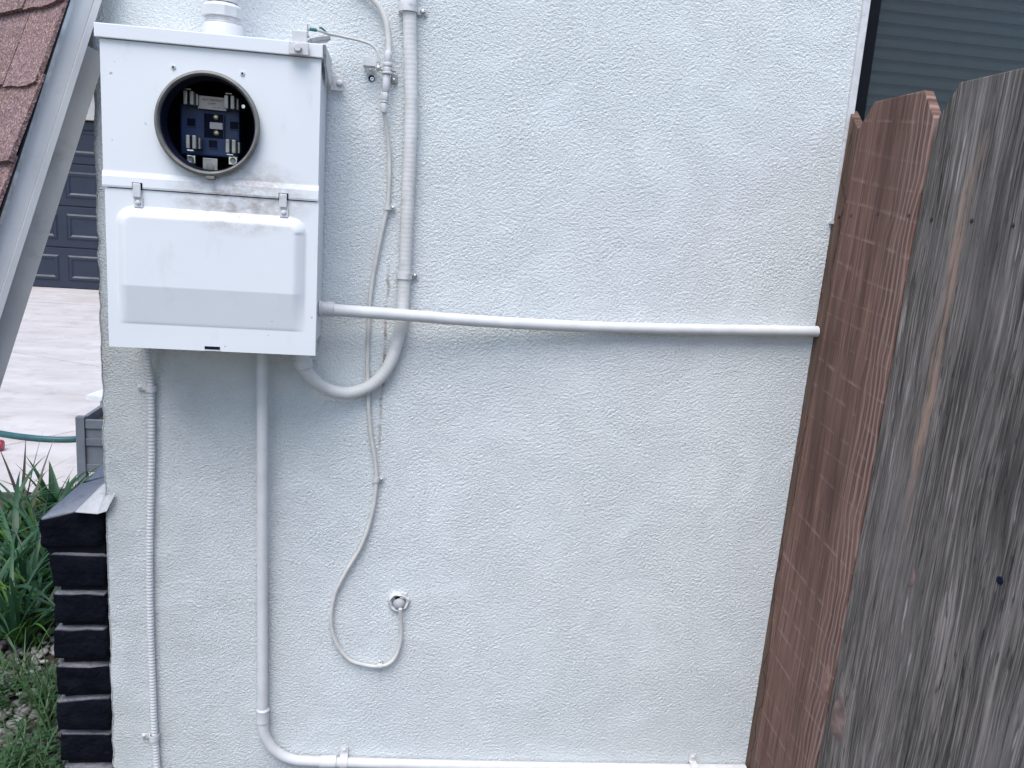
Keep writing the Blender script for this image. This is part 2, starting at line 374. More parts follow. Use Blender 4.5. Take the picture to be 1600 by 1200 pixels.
MT = dict(
    stucco=mat_stucco(), box=mat_box('cabinet white enamel'), boxplain=mat_box('cabinet white enamel clean', dirt=False),
    pipe=plain('white painted conduit', (.68, .69, .70), (.60, .605, .61), .5, bs=60, bstr=.06),
    flex=plain('off white flexible conduit', (.72, .72, .72), (.60, .60, .585), .55, scale=18, dirt=(.42, .40, .37), dscale=14),
    cable=plain('painted cable', (.66, .655, .63), (.55, .54, .51), .55, scale=30),
    whitehw=plain('white painted hardware', (.68, .685, .70), (.57, .57, .57), .45, scale=60, dirt=(.30, .26, .22), dscale=35),
    steel=plain('dull zinc steel', (.42, .42, .40), (.26, .26, .25), .42, .6, scale=60),
    ringmetal=plain('weathered grey ring', (.27, .265, .245), (.16, .157, .147), .6, .3, scale=35, bs=80, bstr=.2),
    bright=plain('bright plated metal', (.75, .76, .76), (.5, .5, .5), .25, .9, scale=40),
    brass=plain('brassy screw', (.55, .52, .35), (.3, .3, .2), .35, .9, scale=90),
    navy=plain('dark blue moulded base', (.014, .045, .15), (.010, .03, .10), .5, scale=20),
    black=plain('black cavity paint', (.004, .006, .030), (.002, .004, .018), .7, spec=.2),  # near-black blue for cavity linings, slots, holes and gaps
    paper=plain('yellowed paper label', (.70, .65, .62), (.6, .55, .52), .7, scale=40),
    ink=plain('label ink', (.03, .02, .03), rough=.7),
    greyrub=plain('grey rubber bushing', (.42, .435, .45), (.34, .35, .36), .6),
    teal=plain('green corroded copper', (.05, .22, .24), (.04, .12, .12), .6),
    brick=mat_black_brick(), sill=mat_black_brick('worn grey sill brick lightened against shade', (.50, .50, .54), 1.25), mortar=plain('painted mortar', (.010, .011, .014), (.005, .006, .008), .9, spec=.2, bs=120, bstr=.6, bdist=.003),  # sill dust lightened in colour to make up for the roof's shade
    shingle=mat_shingle(),
    trim=plain('white painted fascia', (.66, .66, .665), (.60, .60, .60), .5, scale=7, dirt=(.54, .535, .53), dscale=9, bs=40, bstr=.05),
    trimdark=plain('taupe painted trim', (.46, .45, .44), (.40, .39, .375), .6, scale=10, dirt=(.33, .315, .30), dscale=16),  # taupe, darker than the fascia, with darker noise patches
    drip=plain('galvanised drip edge', (.55, .57, .6), (.35, .36, .38), .4, .7, scale=50),
    felt=plain('shingle edge asphalt', (.035, .03, .03), (.02, .018, .018), .9),
    red=mat_wood('red cedar picket', 'red', 1.7), grey=mat_wood('weathered grey picket', 'grey', 4.3), grey2=mat_wood('weathered grey picket b', 'grey', 9.1),
    tan=mat_wood('tan picket', 'tan', 2.9),
    nail=plain('rusty nail', (.10, .08, .07), (.04, .03, .03), .6, .5),
    knot=plain('wood knot', (.33, .19, .155), (.17, .085, .07), .8, scale=45, bs=150, bstr=.6),
    knotdark=plain('dark wood knot', (.27, .185, .17), (.12, .075, .068), .8, scale=45, bs=150, bstr=.6),
    winframe=plain('dark bronze window frame', (.003, .004, .008), (.002, .0025, .005), .6, spec=.15),
    slat=plain('grey blind slat', (.15, .18, .18), (.13, .155, .155), .5), glass=mat_glass('window glass', .8, (.86, .9, .9)), screen=mat_screen(),
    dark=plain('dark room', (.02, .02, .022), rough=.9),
    concrete=mat_concrete(), joint=plain('joint filler', (.12, .10, .09), (.07, .06, .055), .9),
    soil=plain('soil', (.06, .046, .036), (.03, .023, .018), .95, scale=12, bs=60, bstr=.8, bdist=.01),
    side=plain('side yard packed dirt', (.085, .075, .066), (.045, .04, .036), .95, scale=6, bs=60, bstr=.6, bdist=.01),
    pebble=plain('grey river pebble', (.36, .345, .335), (.17, .16, .16), .7, scale=22),
    garage=plain('navy garage door', (.017, .026, .050), (.013, .021, .042), .4, scale=3),
    render=plain('cream stucco', (.55, .53, .5), rough=.8, bs=80, bstr=.4, bdist=.004),
    planter=plain('grey planter', (.17, .19, .22), (.13, .148, .175), .55, scale=12),
    hose=plain('teal hose', (.02, .11, .12), (.015, .075, .085), .45),
    redplastic=plain('red plastic', (.35, .02, .06), rough=.4),
    white=plain('white board', (.72, .73, .74), rough=.5),
    aloe=mat_leaf('blue green strap leaf', (.012, .045, .022), (.045, .125, .055)),
    lime=mat_leaf('bright green leaf', (.03, .085, .012), (.085, .18, .03)),
    dry=mat_leaf('dry purplish leaf', (.10, .075, .07), (.19, .15, .13)),
    weed=mat_leaf('weed leaf', (.03, .075, .025), (.085, .16, .06)),
)

# ================================================================== SETTING: ground
def ground():
    g = MB(); g.add([(-60, -40, -.03), (60, -40, -.03), (60, 80, -.03), (-60, 80, -.03)], [(0, 1, 2, 3)])
    tag(g.build('ground', MT['side']), kind='structure')
    # planting bed: gently uneven soil
    n = 40; xs = np.linspace(-2.1, -.55, n); ys = np.linspace(-1.2, 2.62, n); vs = []
    for y in ys:
        for x in xs: vs.append((x, y, .0+.02*math.sin(5*x+2*y)*math.sin(3.7*y)))
    fs = [(j*n+i, j*n+i+1, (j+1)*n+i+1, (j+1)*n+i) for j in range(n-1) for i in range(n-1)]
    tag(MB().add(vs, fs).build('planting_bed', MT['soil'], smooth=True), kind='structure')
    # driveway slabs with sunk joints between them
    bed = tag(MB().box2((-9.5, 2.3, -.06), (3.0, 11.4, -.004)).build('driveway', MT['joint']), kind='structure')
    a = np.array(atz(0, 698, 0)); b = np.array(atz(85, 680, 0)); t = (b-a)/(b-a)[0]
    j1 = lambda x: a + t*(x-a[0])
    a2 = np.array(atz(20, 550, 0)); b2 = np.array(atz(155, 573, 0)); t2 = (b2-a2)/(b2-a2)[0]
    j2 = lambda x: a2 + t2*(x-a2[0])
    a3 = np.array(atz(45, 471, 0)); b3 = np.array(atz(155, 478, 0)); t3 = (b3-a3)/(b3-a3)[0]
    j3 = lambda x: a3 + t3*(x-a3[0])
    def slab(f0, f1, g0, g1, x0=-9.4, x1=-.62):
        p = [f0(x0)+[0, g0, 0], f0(x1)+[0, g0, 0], f1(x1)+[0, -g1, 0], f1(x0)+[0, -g1, 0]]
        p = [(q[0], q[1], 0) for q in p]
        MB().prism(p, (0, 0, -.02)).build('concrete_slab', MT['concrete'], bed)
    lo = lambda x: np.array([x, 2.55, 0]); hi = lambda x: np.array([x, 11.3, 0])
    def cl(fn):
        return lambda x: np.array([x, max(2.56, fn(x)[1]), 0])
    slab(lo, cl(j1), 0, .006, x0=-2.55, x1=-1.3); slab(j1, j2, .006, .006, x0=-4.2, x1=-1.3)
    slab(j2, j3, .006, .012); slab(j3, hi, .012, 0)
    slab(lambda x: np.array([x, 2.55, 0]), j2, .0, .006, x0=-9.4, x1=-4.21)
ground()

# ================================================================== stucco house with displaced wall
def fftnoise(nx, nz, lo, hi, cell, seed, ani=1.0):
    r = np.random.default_rng(seed); a = np.fft.fft2(r.standard_normal((nz, nx)))
    fx = np.fft.fftfreq(nx, cell)[None, :]; fz = np.fft.fftfreq(nz, cell)[:, None]*ani
    k = np.sqrt(fx*fx+fz*fz); kl, kh = 1/hi, 1/lo
    flt = np.exp(-(np.log(np.maximum(k, 1e-6)/math.sqrt(kl*kh))/(.5*math.log(kh/kl)))**2)
    h = np.real(np.fft.ifft2(a*flt)); return h/h.std()
HX0, HX1, HY1, HZ1 = -.545, 3.4, 4.0, 3.1
WX0, WX1, WZ0, WZ1 = .858, 2.05, 1.530, 2.75
def house():
    root = thing('stucco_house', (0, 0, 0), 'white textured stucco house wall with window, carrying the meter box', 'house')
    st = .0023
    s = np.concatenate([[-HY1, -2, -1, -.5, -.2, -.1, -.05], np.arange(-.024, 1.62, st), [1.75, 2.0, 2.3], [WX1-HX0], [2.9, HX1-HX0]])
    s = np.unique(np.round(np.append(s, WX0-HX0), 5))
    z = np.concatenate([[-.02, .1, .2, .26], np.arange(.29, 1.985, st), [2.05, 2.2, 2.5, WZ1, HZ1]])
    z = np.unique(np.round(np.append(z, WZ0), 5))
    nx = nz = 1024; cell = .0023
    med = fftnoise(nx, nz, .0055, .0115, cell, 3, 1.2); fin = fftnoise(nx, nz, 0.0048, .007, cell, 5)
    big = fftnoise(nx, nz, .12, .5, cell, 8); msk = fftnoise(nx, nz, .06, .25, cell, 13)
    SI, ZI = np.meshgrid(s, z); iu = np.round((SI+.1)/cell).astype(int) % nx; iv = np.round(ZI/cell).astype(int) % nz
    md = med[iv, iu]; lace = np.tanh(md*.9)*.9 + .22*np.clip(md, 0, 2.5)**2 + .3*fin[iv, iu]
    amp = np.clip(.92+.16*msk[iv, iu]+.12*big[iv, iu], .35, 1.35)
    left = np.clip((SI-.10)/.03, 0, 1); amp *= .45+.55*left                      # trowelled strip beside the corner
    H = .00040*lace*amp + .00025*big[iv, iu] + (1-left)*.0004*msk[iv, iu]
    dense = (SI > -.03) & (SI < 1.6) & (ZI > .28) & (ZI < 1.99); H = np.where(dense, H, 0)
    edge = .0022*np.interp(z, np.arange(0, 3.2, .012), np.convolve(rng.standard_normal(267), [.2, .6, .2], 'same'))
    edge = np.where((z > .28) & (z < 1.99), edge, 0)[:, None]
    c = .012; front = SI >= 0
    fade = np.exp(-np.abs(SI)/.02)
    rounding = np.where(np.abs(SI) < c, (c-np.abs(SI))**2/(2*c)*.9, 0)
    X = np.where(front, HX0+SI, HX0-H) + edge*fade + np.where(front, 0, rounding) + np.where(front, rounding*.3, 0)
    Y = np.where(front, -H, -SI) + np.where(front, rounding, rounding*.0)
    V = np.stack([X, Y, ZI], -1).reshape(-1, 3)
    W = len(s); i, j = np.meshgrid(np.arange(W-1), np.arange(len(z)-1))
    i = i.ravel(); j = j.ravel()
    xm = HX0+(s[i]+s[i+1])/2; zm = (z[j]+z[j+1])/2
    keep = ~((xm > WX0) & (xm < WX1) & (zm > WZ0) & (zm < WZ1)); i = i[keep]; j = j[keep]
    F = np.stack([j*W+i, j*W+i+1, (j+1)*W+i+1, (j+1)*W+i], 1)
    me = bpy.data.meshes.new('wall'); me.vertices.add(len(V)); me.vertices.foreach_set('co', V.ravel())
    me.loops.add(F.size); me.loops.foreach_set('vertex_index', F.ravel().astype(np.int32))
    me.polygons.add(len(F)); me.polygons.foreach_set('loop_start', (np.arange(len(F))*4).astype(np.int32))
    me.polygons.foreach_set('loop_total', np.full(len(F), 4, np.int32)); me.update(calc_edges=True); me.validate()
    me.polygons.foreach_set('use_smooth', np.ones(len(F), bool)); me.materials.append(MT['stucco'])
    link(bpy.data.objects.new('wall', me), root)
    MB().box2((HX0+.004, .02, HZ1), (HX1, HY1, HZ1+.08)).build('roof_slab', MT['trim'], root)
    b = MB(); b.add([(HX1, .0, 0), (HX1, HY1, 0), (HX1, HY1, HZ1), (HX1, 0, HZ1)], [(0, 1, 2, 3)])
    b.add([(HX1, HY1, 0), (HX0, HY1, 0), (HX0, HY1, HZ1), (HX1, HY1, HZ1)], [(0, 1, 2, 3)]); b.build('rear_wall', MT['render'], root)
    # window
    win = MB()
    for (a, c_) in (((WX0+.012, .004, WZ0), (WX0+.04, .075, WZ1)), ((WX1-.04, .004, WZ0), (WX1, .075, WZ1)), ((WX0+.04, .01, WZ1-.04), (WX1-.04, .075, WZ1)), ((WX0+.04, .01, WZ0), (WX1-.04, .075, WZ0+.03))):
        win.box2(a, c_, .002)
    win = win.build('window', MT['winframe'], root)
    MB().box2((WX0-.002, -.007, WZ0+.004), (WX0+.0118, .05, WZ1+.01), .0015).build('casing_bead', MT['whitehw'], win)
    MB().box2((WX0-.006, -.009, WZ0-.004), (WX0+.016, .02, WZ0+.0035), .001).build('bead_foot', MT['whitehw'], win)
    MB().box2((WX0+.0405, .050, WZ0+.031), (WX1-.0405, .054, WZ1-.041)).build('pane', MT['glass'], win)
    MB().add([(WX0+.041, .030, WZ0+.031), (WX1-.041, .030, WZ0+.031), (WX1-.041, .030, WZ1-.041), (WX0+.041, .030, WZ1-.041)], [(0, 1, 2, 3)]).build('insect_screen', MT['screen'], win)
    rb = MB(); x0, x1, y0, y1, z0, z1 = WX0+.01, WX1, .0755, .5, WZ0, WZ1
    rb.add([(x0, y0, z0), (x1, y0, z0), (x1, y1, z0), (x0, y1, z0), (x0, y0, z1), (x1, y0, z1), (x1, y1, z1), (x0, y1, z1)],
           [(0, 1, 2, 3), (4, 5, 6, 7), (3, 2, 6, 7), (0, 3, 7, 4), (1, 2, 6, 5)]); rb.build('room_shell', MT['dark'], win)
    sl_ = MB(); xs0, xs1 = WX0+.045, WX1-.045; n = 6
    prof = [(-.013, .0045), (-.008, .0015), (0, 0), (.008, .0012), (.013, .004)]; vs = []
    for (h, d) in prof: vs += [(xs0, (.092+d*1.6+h*.75), h), (xs1, (.092+d*1.6+h*.75), h)]
    sl_.add(vs, [(2*k, 2*k+1, 2*k+3, 2*k+2) for k in range(4)])
    me = sl_.mesh('blind_slat', MT['slat'], True)
    zz = WZ0+.02
    while zz < WZ1-.03:
        o = link(bpy.data.objects.new('blind_slat', me), win, (0, 0, zz)); zz += .0235
    return root
HOUSE = house()

# ================================================================== black brick wainscot
def brick_mesh(name, lx, ly, lz, seed, round_=.006, slope=0.0):
    r = random.Random(seed); bm = bmesh.new(); bmesh.ops.create_cube(bm, size=1)
    bmesh.ops.scale(bm, vec=(lx, ly, lz), verts=bm.verts)
    for v in bm.verts:
        v.co += Vector([r.uniform(-.0022, .0022) for _ in range(3)])
        if slope and v.co.z > 0: v.co.z += slope*(v.co.x/lx+.5) 
    bmesh.ops.bevel(bm, geom=bm.edges[:], offset=round_, segments=2, affect='EDGES', profile=.5)
    bmesh.ops.subdivide_edges(bm, edges=[e for e in bm.edges if e.calc_length() > .03], cuts=2, use_grid_fill=True)
    for v in bm.verts: v.co += Vector([r.uniform(-.0020, .0020) for _ in range(3)])
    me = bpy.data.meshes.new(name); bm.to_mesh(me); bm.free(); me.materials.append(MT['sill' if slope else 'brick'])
    me.polygons.foreach_set('use_smooth', [True]*len(me.polygons)); return me
def wainscot():
    root = thing('brick_wainscot', (-.60, .02, 0), 'low black painted brick wainscot with sloping dusty ledge at the house corner', 'brick wall')
    x1, pitch, bh = -.5475, .0775, .0655
    ztop = at(75, 868, 0)[2]; xl = -.648
    meshes = [brick_mesh('brick', x1-xl, .205, bh, k) for k in range(6)]
    half = [brick_mesh('brick', x1-xl, .10, bh, 20+k) for k in range(4)]
    k = 0; z = ztop - bh/2
    while z > -.03:
        y = -.002; first = (k % 2 == 1); i = 0
        while y < 2.4:
            L = .10 if first and i == 0 else .205
            me = random.choice(half) if L == .10 else random.choice(meshes)
            o = bpy.data.objects.new('brick', me)
            link(o, root, ((xl+x1)/2+random.uniform(-.003, .002)+.0015*k, y+L/2+(random.uniform(-.002, .004) if i == 0 else 0), z)); y += L+.013; i += 1
        z -= pitch; k += 1
    MB().box2((xl+.014, .015, 0), (x1-.0005, 2.4, ztop)).build('mortar', MT['mortar'], root)
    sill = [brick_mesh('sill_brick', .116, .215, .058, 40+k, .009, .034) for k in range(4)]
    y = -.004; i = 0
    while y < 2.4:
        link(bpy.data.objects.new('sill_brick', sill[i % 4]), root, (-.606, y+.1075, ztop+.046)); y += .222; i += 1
    MB().box2((-.655, .012, ztop), (x1-.001, 2.4, ztop+.055)).build('mortar', MT['mortar'], root)
wainscot()
def flashing():
    zt = at(150, 790, 0)[2]
    pts = [(-.592, -.012, at(120, 800, -.01)[2]), (-.552, -.014, zt-.012), (-.535, -.014, zt-.006), (-.520, -.010, at(180, 772, -.01)[2])]
    back = [(-.566, .055, zt+.022), (-.55, .05, zt+.035), (-.536, -.0045, zt+.022), (-.522, -.0035, zt+.022)]
    b = MB(); n = len(pts); th = Vector((0, 0, .0015)); V = [Vector(p) for p in pts+back]
    b.add(V+[v+th for v in V], [(i, i+1, n+i+1, n+i) for i in range(n-1)] + [(2*n+i, 2*n+n+i, 2*n+n+i+1, 2*n+i+1) for i in range(n-1)] +
          [(i, 2*n+i, 2*n+i+1, i+1) for i in range(n-1)] + [(0, n, 3*n, 2*n), (n-1, 2*n+n-1, 4*n-1, 2*n-1)])
    o = b.build('flashing', MT['whitehw'], None, (-.55, 0, zt))
    tag(o, 'bent white metal flashing flap lying on the black brick ledge at the corner', 'flashing')
flashing()

# ================================================================== shingled roof end beside the corner
def roof():
    az, pt = R(45), R(71)
    u = Vector((-math.sin(az), math.cos(az), 0)); h = Vector((-math.cos(az), -math.sin(az), 0))
    d = (h*math.cos(pt) - Vector((0, 0, math.sin(pt)))); nrm = d.cross(u); nrm *= 1 if nrm.z > 0 else -1
    P0 = Vector(at(146, 36, -.05))                     # lower edge of the fascia near the top
    root = thing('shingled_roof', P0+d*.66, 'steep red shingled roof end with white fascia beside the house corner', 'roof')
    def board(name, u0, u1, n0, n1, mat, t0=-.55, t1=.66):
        c = [P0+d*t0+u*a+nrm*b_ for a, b_ in ((u0, n0), (u1, n0), (u1, n1), (u0, n1))]
        return MB().prism(c, d*(t1-t0)).build(name, mat, root)
    W0 = .048                                           # height of the roof deck above the fascia's lower edge
    board('fascia', 0, .022, .0105, W0-.008, MT['trim'])
    board('fascia_lower_band', -.004, .022, .0, .010, MT['trim'])
    board('frieze_board', .014, .034, -.040, -.0005, MT['trimdark'], t0=.035)
    board('drip_edge', -.009, .03, W0-.0075, W0-.0015, MT['drip'])
    board('roof_deck', .0225, .42, W0-.030, W0-.008, MT['felt'])
    board('underlayment', -.008, .42, W0-.001, W0+.0015, MT['felt'])
    # shingles: each its own slab, butt edge raised over the course below
    expo = .138; r = random.Random(5)
    t = -.55; row = 0
    while t < .60:
        a = -.013+r.uniform(-.003, .003); first = True
        while a < .36:
            wdt = (.13+.11*((row*5) % 3)/2 if first else r.uniform(.17, .3)); lift = r.uniform(0, .0045)
            if row == 4 and first: wdt = .115
            if row == 5 and first: wdt = .15
            b0, b1 = W0+.002, W0+.0125+lift
            j0 = r.uniform(-.003, .003); j1 = r.uniform(-.004, .004)
            def pnt(aa, tt, nn): return P0+u*aa+d*tt+nrm*nn
            vs = []
            nseg = 4
            for s_ in range(nseg+1):
                q = s_/nseg; aa = a+wdt*q; bow = r.uniform(-.002, .002)
                cl = .006 if (first and s_ == 0) else 0
                tb = t+expo+.0+bow+j0*(1-q)-cl
                vs += [pnt(aa, t-.02, b0), pnt(aa, tb, b1-.0085), pnt(aa, tb, b1), pnt(aa, t-.02, b0+.004)]
            fs = []
            for s_ in range(nseg):
                k = 4*s_
                for e in range(4): fs.append((k+e, k+(e+1) % 4, k+4+(e+1) % 4, k+4+e))
            fs += [(0, 1, 2, 3), tuple(4*nseg+x for x in (3, 2, 1, 0))]
            MB().add(vs, fs).build('shingle', MT['shingle'], root, org=pnt(a, t, b0))
            a += wdt+.0015; first = False
        t += expo; row += 1
roof()

# ================================================================== meter cabinet
BX0, BX1, BZ0, BZ1, BZM, YF = -.4815, -.1385, 1.236, 1.748, 1.499, -.15
_rc = at(323.5, 193.5, -.165); RC = (float(_rc[0]), float(_rc[2])); RR = .0785
def screw(name, c, r, parent, mat, axis=(0, -1, 0), slot=True):
    o = MB().lathe(c, axis, [(r, 0), (r, r*.25), (r*.75, r*.55), (r*.25, r*.65)], 14).build(name, mat, parent, smooth=True)
    return o
def meter():
    root = thing('meter_box', (-.31, -.075, BZ0), 'white electric meter cabinet with open round empty meter socket', 'meter box')
    # body shell (open front)
    b = MB(); t = .003; zb = BZ0+.016
    b.box2((BX0+.004, YF+.012, zb), (BX0+.004+t, -.004, BZ1-.01)); b.box2((BX1-.004-t, YF+.012, zb), (BX1-.004, -.004, BZ1-.01))
    b.box2((BX0+.0075, YF+.012, BZ1-.014), (BX1-.0075, -.004, BZ1-.0105)); b.box2((BX0+.0075, YF+.012, zb), (BX1-.0075, -.004, zb+t))
    body = b.build('body', MT['boxplain'], root)
    MB().box2((BX0+.0075, -.010, zb+.0035), (BX1-.0075, -.0045, BZ1-.0145)).build('back_plate', MT['black'], root)
    MB().box2((BX0+.0075, YF+.03, BZM-.004), (BX1-.0075, -.0105, BZM)).build('divider_plate', MT['black'], root)
    # inner walls of the meter compartment, near black
    c = MB(); c.box2((BX0+.0077, YF+.02, BZM), (BX0+.0095, -.0105, BZ1-.015)); c.box2((BX1-.0095, YF+.02, BZM), (BX1-.0077, -.0105, BZ1-.015))
    c.box2((BX0+.0097, YF+.02, BZ1-.0185), (BX1-.0097, -.0105, BZ1-.0165)); c.build('inner_lining', MT['black'], root)
    # upper cover with round hole
    n = 96; z0, z1 = BZM+.026, BZ1-.0225; x0, x1 = BX0+.002, BX1-.001; vs = []; hr = RR-.004
    ang = sorted([2*math.pi*k/n for k in range(n)] + [math.atan2(zz-RC[1], xx-RC[0]) % (2*math.pi) for xx in (x0, x1) for zz in (z0, z1)])
    n = len(ang)
    for a in ang: vs.append((RC[0]+hr*math.cos(a), YF, RC[1]+hr*math.sin(a)))
    for a in ang:
        ca, sa = math.cos(a), math.sin(a)
        tt = min([(x1-RC[0])/ca if ca > 1e-9 else 1e9, (x0-RC[0])/ca if ca < -1e-9 else 1e9, (z1-RC[1])/sa if sa > 1e-9 else 1e9, (z0-RC[1])/sa if sa < -1e-9 else 1e9])
        vs.append((RC[0]+tt*ca, YF, RC[1]+tt*sa))
    for k in range(n, 2*n): x, y, z = vs[k]; vs.append((x, YF+.014, z))
    fs = []
    for k in range(n):
        k2 = (k+1) % n; fs += [(k, k2, n+k2, n+k), (n+k, n+k2, 2*n+k2, 2*n+k)]
    cover = MB().add(vs, fs).build('cover', MT['box'], root)
    # fold along the lower edge of the cover
    zf0, zf1 = BZM, BZM+.0258
    pr = [(YF+.012, zf0), (YF-.0034, zf0), (YF-.0042, zf0+.003), (YF-.0036, zf0+.017), (YF-.0008, zf1), (YF+.012, zf1)]
    MB().prism([(BX0+.001, y, z) for y, z in pr], (BX1-BX0-.001, 0, 0)).build('fold', MT['box'], cover)
    # rain lip along the top
    lip = MB(); lip.box2((BX0-.0045, YF-.006, BZ1-.0215), (BX1+.002, -.006, BZ1), .0015)
    lip = lip.build('rain_lip', MT['boxplain'], root)
    MB().prism([(BX1+.0022, YF-.004, BZ1-.001), (BX1+.0022, -.03, BZ1-.004), (BX1+.0022, -.03, BZ1-.05), (BX1+.0022, -.075, BZ1-.045), (BX1+.0022, YF+.02, BZ1-.03)], (.004, 0, 0)).build('lip_end_flap', MT['whitehw'], lip)
    tb = MB().box2((BX1+.003, -.011, BZ1-.052), (BX1+.026, -.0085, BZ1-.026), .001).build('mounting_tab', MT['whitehw'], root)
    screw('screw', (BX1+.019, -.0112, BZ1-.039), .006, tb, MT['whitehw'])
    # small rivets on the cover
    for px, py in ((271, 105), (379, 115)):
        p = at(px, py, YF)
        rv = MB().lathe((p[0], YF, p[2]), (0, -1, 0), [(.0038, 0), (.0036, .0016), (.0022, .002)], 14).build('rivet', MT['whitehw'], cover, smooth=True)
        MB().lathe((p[0], YF-.002, p[2]), (0, -1, 0), [(.0017, 0), (.0017, .0004)], 10).build('rivet_hole', MT['black'], cover)
    # meter ring
    c3 = (RC[0], YF, RC[1])
    prof = [(RR-.0045, -.002), (RR-.0045, .010), (RR-.0035, .0145), (RR-.001, .0165), (RR+.002, .0155), (RR+.0035, .0125), (RR+.0035, .010), (RR+.001, .008), (RR-.0005, .0), (RR-.0035, -.003)]
    ring = MB().lathe(c3, (0, -1, 0), prof, 72, caps=False)
    nn = 72; L = len(prof); ring.f += [((L-1)*nn+k, (L-1)*nn+(k+1) % nn, (k+1) % nn, k) for k in range(nn)]
    ring.build('socket_ring', MT['ringmetal'], root, smooth=True, sharp=50)
    MB().lathe(c3, (0, -1, 0), [(RR-.006, -.022), (RR-.0052, -.010), (RR-.0052, .009), (RR-.006, .009), (RR-.007, -.010), (RR-.008, -.022)], 72, caps=False).build('ring_liner', MT['black'], root, smooth=True)
    MB().box((RC[0]+.004, YF-.009, RC[1]-RR-.005), (.014, .012, .005), bev=.001).build('ring_latch', MT['ringmetal'], root)
    # socket interior
    def ip(px, py, Y): p = at(px, py, Y); return p
    yb = -.082
    a = ip(281, 160, yb); z_ = ip(374, 248, yb)
    bs_ = MB().box2((a[0], -.012, z_[2]), (z_[0], yb, a[2]), .003)
    base = bs_.build('socket_base', MT['navy'], root)
    p = ip(320, 177, yb); q = ip(350, 217, yb)
    MB().box2((p[0], yb-.001, q[2]), (q[0], yb-.0002, p[2])).build('centre_recess', MT['black'], base)
    for qx in ((p[0]-.0012, p[0]), (q[0], q[0]+.0012)):
        MB().box2((qx[0], yb-.005, q[2]), (qx[1], yb-.0003, p[2])).build('recess_rim', MT['navy'], base)
    for px, py in ((299, 191), (366, 196), (333, 225)):
        p = ip(px, py, yb); MB().box2((p[0]-.0065, yb-.0015, p[2]-.006), (p[0]+.0065, yb-.0002, p[2]+.006)).build('slot', MT['black'], base)
        MB().box2((p[0]-.0075, yb-.003, p[2]-.0078), (p[0]+.0075, yb-.0003, p[2]-.0064)).build('slot_rim', MT['navy'], base)
    for px, py in ((337, 183), (338, 208)):
        p = ip(px, py, yb-.003)
        sc = screw('terminal_screw', (p[0], yb-.0012, p[2]), .0058, base, MT['brass'])
    p = ip(338.5, 197, yb); MB().box2((p[0]-.0105, yb-.004, p[2]-.0055), (p[0]+.0105, yb-.0013, p[2]+.0055), .0006).build('centre_tag', MT['paper'], base)
    for px, py in ((295, 153), (359, 160), (299, 222), (361, 229)):
        yj = yb-.028; p = ip(px, py, yj); j = MB(); hz = .011
        for sx in (-1, 1):
            for k, (dx, dy, th) in enumerate(((.0050, 0, .0062),)):
                j.box2((p[0]+sx*dx-th/2, yj-.004, p[2]-hz), (p[0]+sx*dx+th/2, yb+.0005, p[2]+hz), .0012)
        j.box2((p[0]+.009, yj+.008, p[2]-hz*.9), (p[0]+.0125, yb+.0005, p[2]+hz*.75), .0006)
        jaw = j.build('meter_jaw', MT['steel'], base)
        up = 1 if py < 190 else -1
        MB().box((p[0]-.001, yj, p[2]+up*(hz+.003)), (.010, .008, .0016), Matrix.Rotation(up*.15, 3, 'X')).build('jaw_spring', MT['bright'], base)
    for px, py in ((302, 250), (367, 252)):
        p = ip(px, py, yb+.004); lg = MB().box((p[0], yb-.008, p[2]), (.014, .010, .014), bev=.001).build('terminal_lug', MT['bright'], base)
        MB().lathe((p[0], yb-.0131, p[2]), (0, -1, 0), [(.0052, 0), (.005, .001), (.003, .0004)], 14).build('lug_screw', MT['steel'], base)
    p = ip(329, 256, yb-.02); pl = MB().box((p[0], yb-.022, p[2]-.004), (.024, .003, .026), bev=.0008).build('neutral_tab', MT['steel'], base)
    MB().lathe((p[0], yb-.0236, p[2]-.006), (0, -1, 0), [(.007, 0), (.0065, .002), (.002, .003)], 16).build('tab_screw', MT['ringmetal'], base, smooth=True)
    p = ip(381, 167, yb); MB().lathe((p[0], yb+.01, p[2]), (0, -1, 0), [(.005, 0), (.005, .012), (.003, .016)], 12).build('side_terminal', MT['bright'], base, smooth=True)
    # paper label with print
    p0, p1 = ip(309.5, 150.5, yb-.012), ip(354, 172, yb-.012); cx, cz = (p0[0]+p1[0])/2, (p0[2]+p1[2])/2
    rt = Matrix.Rotation(R(1.0), 3, 'Y')
    lab = MB().box((cx, yb-.012, cz), (p1[0]-p0[0], .0008, .0208), rt).build('paper_label', MT['paper'], base)
    for txt, dx, dz, sz in (('NOT DIFFERENT', .0, .0032, .0046), ('5 AMP', -.001, -.0024, .0046), ('CAT NO. 111', .009, -.0078, .003)):
        cu = bpy.data.curves.new('label_print', 'FONT'); cu.body = txt; cu.size = sz; cu.align_x = 'CENTER'
        tmp = bpy.data.objects.new('tmp', cu); COL.objects.link(tmp); dg = bpy.context.evaluated_depsgraph_get()
        me = bpy.data.meshes.new_from_object(tmp.evaluated_get(dg)); bpy.data.objects.remove(tmp)
        o = bpy.data.objects.new('label_print', me); me.materials.clear(); me.materials.append(MT['ink'])
        link(o, lab, (cx+dx, yb-.0127, cz+dz)); o.rotation_euler = (R(90), 0, 0)
    # lower door with pressed bulge
    dx0, dx1, dz0, dz1 = BX0+.004, BX1+.0005, BZ0, BZM-.0015; yd = YF-.001
    e0 = at(176, 322, yd-.02); e1 = at(476, 345, yd-.02); ez1 = (at(300, 330, yd-.02)[2]); ezc = (at(181, 446, yd-.02)[2]+at(472, 461, yd-.02)[2])/2
    ezb = (at(186, 503, yd-.004)[2]+at(472, 520, yd-.004)[2])/2; ex0, ex1 = e0[0], e1[0]
    nx, nz = 150, 120; xs = np.linspace(dx0, dx1, nx)
